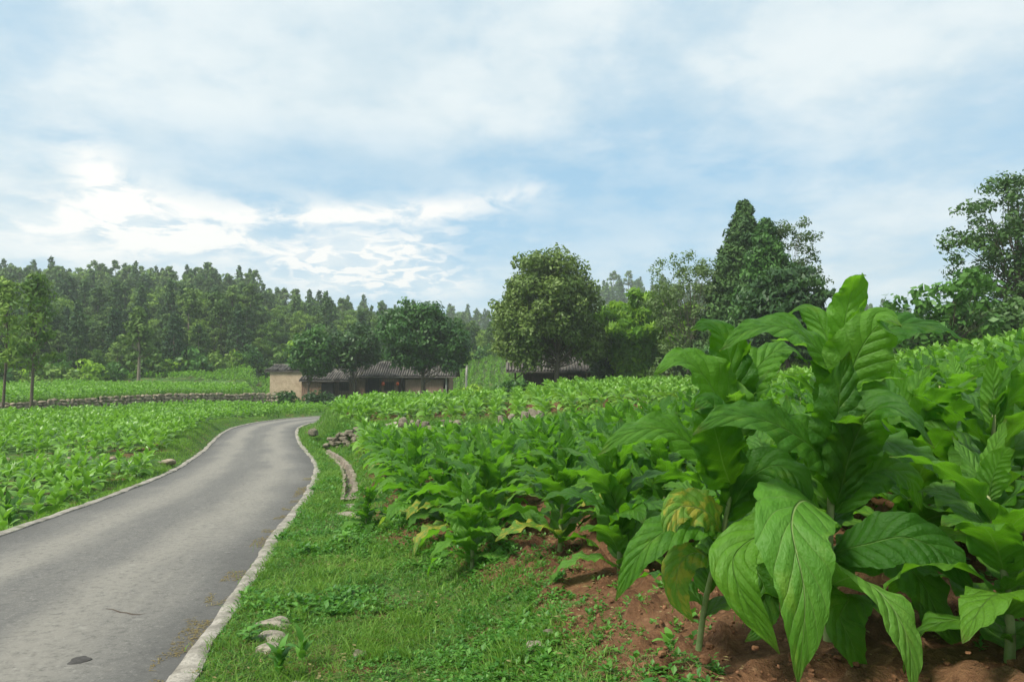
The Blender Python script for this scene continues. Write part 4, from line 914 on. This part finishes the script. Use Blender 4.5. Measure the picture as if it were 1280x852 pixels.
# the big round tree and the tree by the long house
tree('broadleaf_tree', 'tallest round-crowned tree in the middle with a straight bare trunk', 'tree', 697, 492, 52, 10.6,
     lambda r: [c for c in clumps_in(r, (-.75, 0, 6.5), (3.7, 3.6, 4.3), 260, .85, lambda z: 1 - .22 * max(z, 0) ** 1.5 + .03 * min(z, 0), .5, -.93) + clumps_in(r, (-2.9, 0, 4.2), (1.6, 1.7, 1.3), 30, .7) + clumps_in(r, (2.3, .5, 4.3), (1.3, 1.6, 1.4), 30, .7) if not (c[0][2] < 4.4 and abs(c[0][0] - .05) < 1.1 and c[0][1] < .8)],
     'round', 'bark', .22, 220, .20, seed=11, nlimb=40, fork=.28)
tree('broadleaf_tree', 'dense dark-green tree with a lumpy crown standing over the long wooden house', 'tree', 527, 498, 64, 10,
     lambda r: clumps_in(r, (-.5, 0, 6.7), (2.7, 2.6, 3.0), 90, .95) + clumps_in(r, (2.5, 0, 5.5), (1.7, 1.9, 2.3), 50, .8) + clumps_in(r, (0, 0, 4.7), (3.2, 2.4, 1.3), 50, .65),
     'deep', 'bark', .2, 150, .25, seed=12, nlimb=26, fork=.25)
tree('broadleaf_tree', 'bushy mid-green tree leaning over the mud-walled house', 'tree', 384, 500, 66, 7,
     lambda r: clumps_in(r, (.35, 0, 5.0), (1.9, 1.9, 2.3), 90, .65, lambda z: 1 - .45 * max(z, 0)) + clumps_in(r, (.8, 0, 3.7), (1.3, 1.3, .9), 36, .5), 'deep', 'bark', .12, 150, .24, seed=13, nlimb=18, fork=.2)
tree('broadleaf_tree', 'dark spreading tree between the mud-walled house and the long house', 'tree', 442, 499, 68, 7.5,
     lambda r: clumps_in(r, (0, 0, 5.2), (2.5, 2.3, 2.0), 90, .75), 'dark', 'bark', .16, 140, .25, seed=14, nlimb=22, fork=.25)
tree('broadleaf_tree', 'dark drooping tree touching the round tree on its right, over the low house', 'tree', 757, 486, 56, 6.2,
     lambda r: clumps_in(r, (-.2, 0, 4.2), (1.2, 1.4, 1.7), 50, .5), 'dark', 'bark', .12, 170, .22, seed=15, nlimb=14, fork=.2)
def bamboo(r):
    cl = []
    for i in range(60):
        a = r.uniform(0, 6.28); b = r.uniform(.1, 1.3); reach = r.uniform(.9, 4.0); hh = r.uniform(7.5, 11.0) * (1 - reach * .06)
        for t in np.linspace(.22, 1, 10):
            x = math.cos(a) * (b + reach * t ** 2.2); y = math.sin(a) * (b + reach * t ** 2.2) * .8; z = hh * (t * 1.1 - .32 * t ** 3)
            cl.append(((x, y, z), .42 + .28 * t, float(np.clip(r.normal(.6, .2), 0, 1.2))))
    return cl
tree('bamboo_clump', 'bright yellow-green feathery bamboo clump right of the round tree', 'bamboo', 800, 482, 54, 9.5, bamboo, 'bamboo', 'bark_pale', .06, 230, .22, .6, 2.8, .2, .5, .1, 16, 20)
tree('broadleaf_tree', 'thin open-branched tree with sparse tufts between bamboo and the tall conifer', 'tree', 862, 490, 48, 9.3,
     lambda r: [((x, y, z), rr, t) for x, y, z, rr, t in [(r.uniform(-2.6, 1.9), r.uniform(-1.2, 1.2), r.uniform(2.2, 8.9), r.uniform(.35, .75), r.uniform(.2, .9)) for _ in range(130)] if abs(x) < 2.7 - abs(z - 5.8) * .33], 'olive', 'bark_pale', .12, 260, .13, seed=17, nlimb=60, fork=.15)
def cone(H, R0, n, cr, z0=.12, e=.8, ax=0.):
    def f(r):
        cl = []
        for i in range(n):
            t = z0 + (1 - z0) * (i / n) ** .9; rad = R0 * (1 - t) ** e; a = i * 2.4 + r.normal(0, .3); q = rad * (1 - .65 * r.random() ** 1.5) + .05
            cl.append(((math.cos(a) * q + ax, math.sin(a) * q, H * t), cr * (.55 + .6 * (1 - t)) * r.uniform(.75, 1.2), float(np.clip(r.normal(.5, .22), 0, 1.1))))
        return cl
    return f
tree('conifer_tree', 'tallest dark conifer with a blunt conical top at right of centre', 'conifer', 932, 486, 47, 11.4, cone(11.5, 3.8, 400, .7, .1, .85), 'conifer', 'bark', .2, 330, .17, .9, 2.0, .1, .5, .1, 18, 30, top=.96)
tree('conifer_tree', 'second feathery conifer pressed against the tall one, a little shorter', 'conifer', 960, 488, 45, 9.3, cone(9.6, 3.3, 280, .66, .1, .8), 'deep', 'bark', .16, 260, .17, .9, 2.0, .1, .5, .1, 19, 22, top=.95)
tree('broadleaf_tree', 'airy tree with fine sprays against the sky right of the tall conifer', 'tree', 985, 488, 46, 9.6,
     lambda r: [((x, y, z), rr, t) for x, y, z, rr, t in [(r.uniform(-1.6, 2.1), r.uniform(-1.2, 1.2), r.uniform(4.2, 9.5), r.uniform(.3, .65), r.uniform(.2, .9)) for _ in range(120)] if abs(x - .2) < 2.2 - abs(z - 6.8) * .35], 'olive', 'bark_pale', .11, 240, .13, seed=20, nlimb=60, fork=.3)
tree('broadleaf_tree', 'dense layered dark bushy tree in front of the tall conifer', 'tree', 985, 484, 38, 5.8,
     lambda r: clumps_in(r, (0, 0, 3.5), (2.2, 2.0, 2.5), 120, .62), 'dark', 'bark', .14, 190, .20, .38, 2.0, .6, .6, .2, 21, 22)
# right edge
tree('broadleaf_tree', 'tall airy tree rising at the right edge of the view', 'tree', 1283, 440, 33, 7.9,
     lambda r: [((x, y, z), rr, t) for x, y, z, rr, t in [(r.uniform(-3.3, 3.6), r.uniform(-2.2, 2.2), r.uniform(1.2, 8.0), r.uniform(.28, .6), r.uniform(.1, .7)) for _ in range(520)] if (x / 3.3) ** 2 + ((z - 4.2) / 3.8) ** 2 + (y / 2.2) ** 2 < 1.05], 'dark', 'bark', .13, 260, .13, seed=22, nlimb=110, fork=.15, lean=(-.3, 0), top=.85)
tree('broadleaf_tree', 'low broad-leaved tree with large leaves left of the tall right-edge tree', 'tree', 1192, 440, 28, 3.6,
     lambda r: [((x, y, z), rr, t) for x, y, z, rr, t in [(r.uniform(-2.3, 1.6), r.uniform(-1, 1), r.uniform(.8, 3.6), r.uniform(.25, .45), r.uniform(.2, .9)) for _ in range(130)] if z < 2.9 + .42 * x + .6 and z > .5], 'deep', 'bark', .07, 110, .23, seed=23, nlimb=50, fork=.1)
for j, (px, yy, H, w, mt, lab) in enumerate(((1150, 30, 1.6, 1.5, 'dark', 'dark shrub at the crop edge, leftmost below the right-edge trees'), (1215, 31, 1.9, 1.6, 'olive', 'olive shrub at the crop edge below the large-leaved tree'), (1268, 30, 2.1, 1.7, 'dark', 'dark shrub under the tall right-edge tree'), (1085, 38, 1.6, 2.2, 'olive', 'olive shrub on the rise behind the tallest tobacco plant'),
    (905, 42, 2.6, 2.2, 'deep', 'green shrub at the foot of the tall conifer'), (1035, 40, 1.8, 1.8, 'dark', 'dark shrub right of the layered bushy tree'), (845, 50, 2.5, 1.8, 'olive', 'olive shrub beside the orange wall of the low house'))):
    tree('shrub', lab, 'shrub', px, 450, yy, H, (lambda H_, w_: (lambda r: clumps_in(r, (0, 0, H_ * .5), (w_, w_ * .8, H_ * .55), 60, .5)))(H, w), mt, 'bark', .05, 150, .2, seed=30 + j, nlimb=10)
for j, (px, py, yy, H, lab) in enumerate(((648, 486, 50, 1.3, 'shrub under the round tree, left of its trunk'), (585, 492, 60, 1.5, 'shrub at the right end of the long wooden house'), (735, 484, 50, 1.2, 'shrub before the low house, right of the round tree trunk'), (355, 507, 66, 1.2, 'low shrub at the foot of the mud wall'), (405, 507, 63, 1.3, 'low dark shrub by the wooden lean-to'))):
    tree('shrub', lab, 'shrub', px, py, yy, H, (lambda H_: (lambda r: clumps_in(r, (0, 0, H_ * .5), (1.6, 1.2, H_ * .6), 40, .45)))(H), ['deep', 'bamboo', 'deep', 'deep', 'dark'][j], 'bark', .04, 130, .24, seed=50 + j, nlimb=8)
# two slender pines on the left with bare trunks
def pine_tall(H):
    def f(r):
        cl = []
        for i in range(62):
            t = r.uniform(.38, 1.0); q = (1.45 * math.sin(min(1, (1.02 - t) * 2.1) * 1.57)) * r.uniform(.3, 1); a = r.uniform(0, 6.28); cl.append(((math.cos(a) * q, math.sin(a) * q, H * t), r.uniform(.4, .75), float(r.uniform(.1, .9))))
        return cl
    return f
tree('pine_tree', 'slender pine with a bare trunk before the retaining wall, second from the left edge', 'pine', 41, 524, 43.5, 9.6, pine_tall(8.9), 'wood', 'bark', .11, 75, .18, .6, 2.2, .3, .2, .4, 61, 34, top=.97)
tree('pine_tree', 'slender pine with a bare trunk at the left edge of the view', 'pine', 4, 524, 44, 8.6, pine_tall(8.6), 'wood', 'bark', .10, 75, .18, .6, 2.2, .3, .2, .4, 62, 30, top=.97)
tree('pine_tree', 'pine with a pale thick trunk at the wood edge above the left fields', 'pine', 172, 495, 74, 8.5, pine_tall(8.3), 'pine', 'bark_pale', .2, 80, .34, .6, 1.6, .3, .2, .4, 63, 26, top=.97)

# ---------------------------------------------------------------- the wooded hillsides
def wood_tree(seed, H, kind, per, size, ncl):
    r = np.random.default_rng(seed)
    if kind == 'fir': cl = cone(H * 1.08, H * .22, ncl, H * .085, .12, .8)(r); mt = 0
    elif kind == 'pine':
        cl = []
        for i in range(ncl):
            t = r.uniform(.28, 1.0); q = H * .23 * math.sin(min(1, (1.03 - t) * 2.0) * 1.57) ** .8 * r.uniform(.35, 1.05); a = r.uniform(0, 6.28); cl.append(((math.cos(a) * q, math.sin(a) * q, H * t), H * r.uniform(.05, .085), float(r.uniform(.1, .9))))
    else: cl = clumps_in(r, (0, 0, H * .6), (H * .30, H * .30, H * .42), ncl, H * .095)
    V = []; Q = []; C = []; off = 0
    for c, rad, tint in cl:
        n = max(4, int(per * rad * rad)); v, q = cards(r, np.asarray(c, float), n, rad, size, .7, 1.4, .3, .2 if kind != 'broadleaf' else 0); V.append(v); Q.append(q + off); off += len(v); C.append(np.full((len(v), 3), tint))
    mb = MB(); mb.add(np.concatenate(V), np.concatenate(Q), 0, None, None); mb.C[-1] = np.concatenate(C)
    mb.tube([(0, 0, -.5), (.05, 0, H * .5), (0, 0, H * .9)], [H * .016, H * .011, H * .003], 5, 1, False); return mb
KN = ['pine', 'fir', 'broadleaf']; FM = {'pine': FOL['pine'], 'fir': FOL['conifer'], 'broadleaf': FOL['wood']}
WT = {kd: [wood_tree(400 + 10 * j + q, 10, kd, 75, .34, 72).mesh(kd + '_tree', [FM[kd], M['bark_pale']]) for q in range(4)] for j, kd in enumerate(KN)}
WL = {kd: [wood_tree(500 + 10 * j + q, 10, kd, 22, .70, 40).arrays() for q in range(4)] for j, kd in enumerate(KN)}
spots = []; r = np.random.default_rng(88)
def hill_spots(x0, x1, y0, y1, d, keep):
    for y in np.arange(y0, y1, d):
        for x in np.arange(x0, x1, d):
            a, b_ = x + r.uniform(-.45, .45) * d, y + r.uniform(-.45, .45) * d
            if keep(a, b_) and vis(a, b_, 60): spots.append((a, b_))
def wood_front(x): return np.interp(x, [-140, -60, -45, -34, -28, -24, -12, -8, 6, 12, 60, 100], [64, 72, 76, 92, 98, 96, 92, 108, 108, 92, 66, 70])
hill_spots(-150, 12, 60, 118, 2.6, lambda x, y: y > wood_front(x) + r.uniform(-1, 1))
hill_spots(-175, 30, 118, 200, 3.5, lambda x, y: True)
hill_spots(12, 150, 66, 120, 6.0, lambda x, y: y > wood_front(x) + 4)
nfront = len(spots)
hill_spots(-60, 300, 225, 350, 7.0, lambda x, y: True)
sp = np.array(spots); sz_ = ground(sp[:, 0], sp[:, 1]); dd = np.hypot(sp[:, 0], sp[:, 1]); od = np.argsort(dd); 
cnt = {kd: 0 for kd in KN}; Vs, Qs, Ms, Cs = [], [], [], []; off = 0; mats_ = [FM['pine'], FM['fir'], FM['broadleaf'], M['bark_pale']]
WLAB = {'pine': 'round-topped pine in the wood', 'fir': 'pointed dark fir in the wood', 'broadleaf': 'lighter green broadleaf tree in the wood'}
for rank, i in enumerate(od):
    x, y = sp[i]; far = y > 210
    kd = r.choice(KN, p=[.40, .30, .30] if not far else [.25, .65, .1]); H = (4.4 + 4.6 * r.random() ** 1.6) * (1.0 if not far else 1.4) * (.85 if kd == 'broadleaf' else 1); 
    if y < wood_front(x) + 8 and y < 118: H *= .8
    if x > 0 and y < 130: H *= .55
    z = sz_[i]; q = rank % 4; rz = r.uniform(0, 6.28)
    if not far and cnt[kd] < (280 if kd != 'fir' else 150) and rank < 900:
        px_ = 640 + F * x / y; wh = 'at the far left' if px_ < 160 else ('above the left fields' if px_ < 335 else ('behind the farmhouse' if px_ < 610 else ('right of the round tree' if px_ < 860 else 'behind the tall conifer')))
        cnt[kd] += 1; o = obj(kd + '_tree', WT[kd][q], None, (x, y, z), rz, (H / 10 * r.uniform(.85, 1.25), H / 10 * r.uniform(.85, 1.25), H / 10)); tag(o, WLAB[kd] + ', ' + wh, 'pine' if kd == 'pine' else ('fir' if kd == 'fir' else 'tree'), {'pine': 'pines', 'fir': 'firs', 'broadleaf': 'broadleaf trees'}[kd] + ' of the hillside wood ' + wh)
    else:
        V, Q, M_, U_, C_ = WL[kd][q]; h = H / 10; c, s = math.cos(rz) * h, math.sin(rz) * h
        Vs.append(np.stack([V[:, 0] * c - V[:, 1] * s + x, V[:, 0] * s + V[:, 1] * c + y, V[:, 2] * h + z], 1)); Qs.append(Q + off); off += len(V); Ms.append(np.where(M_ == 1, 3, KN.index(kd))); Cs.append(np.clip(C_ + r.normal(0, .35), 0, 1.6))
print('wood', cnt, len(spots))
tag(obj('far_forest', mesh_np('far_forest', np.concatenate(Vs), np.concatenate(Qs), mats_, np.concatenate(Ms), None, False, np.concatenate(Cs))), 'far-off forest of firs and pines on the hazy ridges', None, None, 'stuff')
# undergrowth along the wood's foot
for j in range(34):
    x = np.interp(j, [0, 33], [-58, -27]) + r.normal(0, .6); y = wood_front(x) - 1.5 + r.uniform(-1, 1); z = gz(x, y)
    if j < 5: ug = [crown_mesh('undergrowth', clumps_in(np.random.default_rng(700 + j), (0, 0, 1.0), (1.8, 1.5, 1.3), 26, .55), 60, .34, FOL['wood'] if j % 2 else FOL['bamboo'], 700 + j) if False else None]
UG = [crown_mesh('shrub', clumps_in(np.random.default_rng(700 + j), (0, 0, 1.0), (1.8, 1.5, 1.3), 30, .55), 60, .36, FOL[['wood', 'bamboo', 'deep', 'wood'][j]], 700 + j) for j in range(4)]
for j in range(60):
    x = np.interp(j, [0, 59], [-60, 12]) + r.normal(0, .6); y = wood_front(x) - 1.2 + r.uniform(-1.2, 1.5)
    o = obj('shrub', UG[j % 4], None, (x, y, gz(x, y) - .1), r.uniform(0, 6), r.uniform(.7, 1.5)); px_ = 640 + F * x / y; wh = 'above the left fields' if px_ < 335 else ('behind the farmhouse' if px_ < 610 else 'behind the round tree'); tag(o, 'bushy undergrowth shrub at the foot of the wood ' + wh, 'shrub', 'undergrowth shrubs ' + wh)

# ---------------------------------------------------------------- houses
def roof(parent, x0, x1, y0, y1, ze, zr_, t=.10, name='roof'):
    """two tiled slopes with rows of curved tiles, ridge along x; real thickness and tile rows"""
    mb = MB(); n = int((x1 - x0) / .24); ym = (y0 + y1) / 2; rg = np.random.default_rng(int(abs(x0 * 97) + 5))
    for sgn, ya in ((1, y0), (-1, y1)):
        for i in range(n):
            xa = x0 + (x1 - x0) * (i + .5) / n; sag = .05 * math.sin(i * .9)
            p = [np.array([xa, ya + (ym - ya) * s, ze + (zr_ - ze) * s + .07 + rg.normal(0, .028) - .10 * math.sin(xa * .7) * s]) for s in (0, .2, .4, .6, .8, 1)]
            mb.tube(p, [.085] * 6, 6, 0, False)
        V = [(x0, ya, ze), (x1, ya, ze), (x1, ym, zr_), (x0, ym, zr_), (x0, ya, ze - t), (x1, ya, ze - t), (x1, ym, zr_ - t), (x0, ym, zr_ - t)]
        mb.add(V, [[0, 1, 2, 3], [4, 7, 6, 5], [0, 4, 5, 1], [0, 3, 7, 4], [1, 5, 6, 2]])
    rf = obj(name, mb.mesh(name, [M['tile']], False), parent)
    mr = MB(); mr.tube([(x0 - .05, ym, zr_ + .10), ((x0 + x1) / 2, ym, zr_ + .06), (x1 + .05, ym, zr_ + .10)], [.13] * 3, 8); obj('ridge', mr.mesh('ridge', [M['tile']]), rf)
    return rf
def planks(mb, x0, x1, y, z0, z1, m=0, w=.22):
    n = max(1, int((x1 - x0) / w)); d = (x1 - x0) / n
    for i in range(n): mb.box((x0 + (i + .5) * d, y + rng.uniform(-.012, .012), (z0 + z1) / 2), (d - .012, .04, z1 - z0 - rng.uniform(0, .03)), m)
def frame(mb, x0, x1, y, z0, z1, w=.09, m=0):
    mb.box(((x0 + x1) / 2, y, z1 - w / 2), (x1 - x0, .09, w), m); mb.box(((x0 + x1) / 2, y, z0 + w / 2), (x1 - x0, .09, w), m)
    for x in (x0 + w / 2, x1 - w / 2): mb.box((x, y, (z0 + z1) / 2), (w, .088, z1 - z0 - 2 * w - .004), m)
# long wooden house
o2 = P(385, 500, 72); g2 = -2.15
H2 = thing('wooden_house', 'long low wooden house with grey tiled roof and red lanterns behind the terrace crop', 'house', (o2[0], 71.5, g2))
Lh = 14.3
mb = MB(); mb.box((Lh / 2, 5.2, 1.15), (Lh - .4, .12, 2.3)); mb.box((.25, 2.8, 1.3), (.12, 4.7, 2.6)); mb.box((Lh - .25, 2.8, 1.3), (.12, 4.7, 2.6))
planks(mb, .3, 5.7, .55, .1, 2.3); planks(mb, 7.3, 9.0, .55, .1, 2.3)
obj('wall', mb.mesh('wall', [M['wood']]), H2)
mb = MB(); planks(mb, 9.7, 13.5, .42, .15, 2.2, w=.2); pw = obj('wall_panel', mb.mesh('wall_panel', [M['wood_pale']]), H2); pw['label'] = 'pale reddish plank panel at the right end'
mb = MB(); mb.box((Lh / 2, .56, 2.38), (Lh - .5, .16, .16)); mb.box((Lh / 2, .52, .08), (Lh - .5, .22, .16)); obj('beam', mb.mesh('beam', [M['wood_dark']]), H2)
for x in (.25, 2.6, 4.7, 7.2, 9.35, 11.6, 13.8): obj('post', MB().tube([(x, .35, -.2), (x, .35, 2.45)], [.09, .08], 8).mesh('post', [M['wood_dark'] if x < 13 else M['white']]), H2)
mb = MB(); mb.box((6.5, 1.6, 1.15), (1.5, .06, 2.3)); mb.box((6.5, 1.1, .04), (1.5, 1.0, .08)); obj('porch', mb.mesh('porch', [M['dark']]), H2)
for x0, x1 in ((3.1, 4.1), (7.6, 8.6)):
    mb = MB(); frame(mb, x0, x1, .50, 1.1, 2.0); 
    for q in range(1, 5): mb.box((x0 + (x1 - x0) * q / 5, .51, 1.55), (.03, .03, .72))
    w_ = obj('window', mb.mesh('window', [M['wood_dark']]), H2); obj('pane', MB().box(((x0 + x1) / 2, .522, 1.55), (x1 - x0 - .1, .012, .76)).mesh('pane', [M['dark']]), w_)
mb = MB(); mb.box((5.2, .50, 1.0), (.85, .05, 1.95)); dr = obj('door', mb.mesh('door', [M['wood']]), H2); obj('handle', MB().tube([(5.5, .46, .95), (5.5, .46, 1.1)], [.02, .02], 6).mesh('handle', [M['dark']]), dr)
roof(H2, 4.0, Lh + .5, -.1, 5.7, 2.5, 3.85); roof(H2, -.4, 4.4, -1.35, 5.7, 2.15, 3.3, name='roof')
mb = MB(); planks(mb, -.1, 1.7, -1.0, .1, 2.0); mb.box((-.15, 0, 1.05), (.1, 2.1, 2.1)); obj('lean_to', mb.mesh('lean_to', [M['wood']]), H2)
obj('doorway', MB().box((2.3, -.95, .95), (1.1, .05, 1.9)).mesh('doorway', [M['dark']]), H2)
for j, px in enumerate((479, 497)):
    p = P(px, 479.5, 70.9); mb = MB(); zz_ = np.linspace(-1, 1, 7); mb.tube([(0, 0, .17 * q) for q in zz_], .15 * np.sqrt(np.maximum(.12, 1 - .75 * zz_ ** 2)), 10, 0, False)
    t = thing('lantern', ['orange-red lantern under the long house eave, left one', 'orange-red lantern under the long house eave, right one'][j], 'lantern', tuple(p)); obj('shade', mb.mesh('shade', [M['lantern']], True), t); obj('cord', MB().tube([(0, 0, .17), (0, 0, .45)], [.01, .01], 4).mesh('cord', [M['dark']]), t)
# mud-walled house
p1 = P(342, 503, 74)
H1 = thing('mud_house', 'tan mud-walled house with dark overhanging eaves left of the long house', 'house', (p1[0], 73.0, -2.25))
mb = MB(); mb.box((1.95, 0, 1.6), (3.9, .4, 3.2)); mb.box((.2, 2.6, 1.6), (.4, 4.8, 3.19)); mb.box((1.95, 5.2, 1.6), (3.9, .4, 3.19)); mb.box((3.7, 2.6, 1.6), (.4, 4.79, 3.18)); 
wl = obj('wall', mb.mesh('wall', [M['mud']]), H1)
mb = MB(); mb.add([(0, -.21, 3.2), (3.9, -.21, 2.7), (3.9, -.21, 3.2), (0, -.21, 3.2)], [[0, 1, 2, 3]]); 
roof(H1, -.55, 4.2, -.35, 6.0, 3.15, 3.65)
mb = MB(); planks(mb, 3.9, 6.0, .2, .5, 1.9); obj('side_shed', mb.mesh('side_shed', [M['wood']]), H1); obj('shed_base', MB().box((4.95, .2, .24), (2.1, .35, .5)).mesh('shed_base', [M['mud']]), H1)
# low house under the big trees
p3 = P(634, 490, 58); g3 = -1.3
H3 = thing('timber_house', 'low dark timber house with a long grey roof behind the round tree', 'house', (p3[0], 58, g3))
mb = MB(); planks(mb, 1.6, 9.3, 1.0, .5, 2.2); mb.box((5.5, 5.2, 1.2), (8.0, .1, 2.4)); mb.box((1.5, 3.1, 1.2), (.1, 4.2, 2.4)); obj('wall', mb.mesh('wall', [M['wood_dark']]), H3)
obj('base_wall', MB().box((5.5, .95, .22), (8.1, .3, .54)).mesh('base_wall', [M['wood_pale']]), H3)
for x in (.65, 1.35, 3.9, 6.4, 8.9): obj('post', MB().tube([(x, .1, -.2), (x, .1, 2.3)], [.08, .07], 8).mesh('post', [M['wood']] if x == 6.4 else [M['wood_dark']]), H3)
mb = MB(); mb.box((4.8, .1, 2.30), (9.2, .14, .14)); mb.tube([(.65, .1, 1.7), (1.3, .1, 2.2)], [.05, .05], 6); obj('beam', mb.mesh('beam', [M['wood_dark']]), H3)
mb = MB(); frame(mb, 5.0, 6.0, .95, 1.2, 2.0); w_ = obj('window', mb.mesh('window', [M['wood']]), H3); obj('pane', MB().box((5.5, .972, 1.6), (.86, .012, .66)).mesh('pane', [M['dark']]), w_)
roof(H3, -.1, 10.4, -.7, 5.9, 2.32, 3.75)
# small orange-walled shed right of it
p4 = P(806, 486, 54); H4 = thing('mud_shed', 'small shed with an orange mud wall half hidden by bamboo', 'shed', (p4[0], 54.5, -1.1))
mb = MB(); mb.box((1.0, 0, 1.1), (2.0, .25, 2.2)); mb.box((.12, 1.6, 1.1), (.24, 2.9, 2.19)); mb.box((1.88, 1.6, 1.1), (.24, 2.9, 2.19)); obj('wall', mb.mesh('wall', [M['mud_orange']]), H4)
mb = MB(); mb.box((.0, -.16, 1.1), (.1, .1, 2.2)); mb.box((.7, -.16, 1.1), (.08, .08, 2.2)); mb.box((1.0, -.17, 1.5), (2.1, .09, .09)); obj('beam', mb.mesh('beam', [M['wood']]), H4)
roof(H4, -2.2, 2.4, -.7, 3.6, 2.3, 3.1)
# white post behind the long house
pp = P(583, 476, 69); mb = MB().tube([(0, 0, -.2), (0, 0, 2.2), (.03, 0, 3.2)], [.10, .10, .09], 8)
t = thing('concrete_post', 'lone pale concrete post right of the long wooden house', 'post', (pp[0], 69, -1.8)); obj('shaft', mb.mesh('shaft', [M['white']], True), t); obj('cap', MB().box((.03, 0, 3.23), (.2, .2, .1)).mesh('cap', [M['white']]), t)

# ---------------------------------------------------------------- air
m, k, out = mat('haze'); pvn = k.node('ShaderNodeVolumePrincipled'); pvn.inputs['Color'].default_value = (.88, .93, .96, 1); pvn.inputs['Density'].default_value = .0007; pvn.inputs['Anisotropy'].default_value = .2
k.l.new(pvn.outputs[0], out.inputs['Volume'])
HZ = MB().box((0, 170, 21), (1000, 480, 62)).mesh('haze', [m]); tag(obj('haze', HZ), 'thin pale haze in the air', None, None, 'stuff')
SC.cycles.volume_bounces = 1; SC.cycles.max_bounces = 8; SC.cycles.transparent_max_bounces = 8
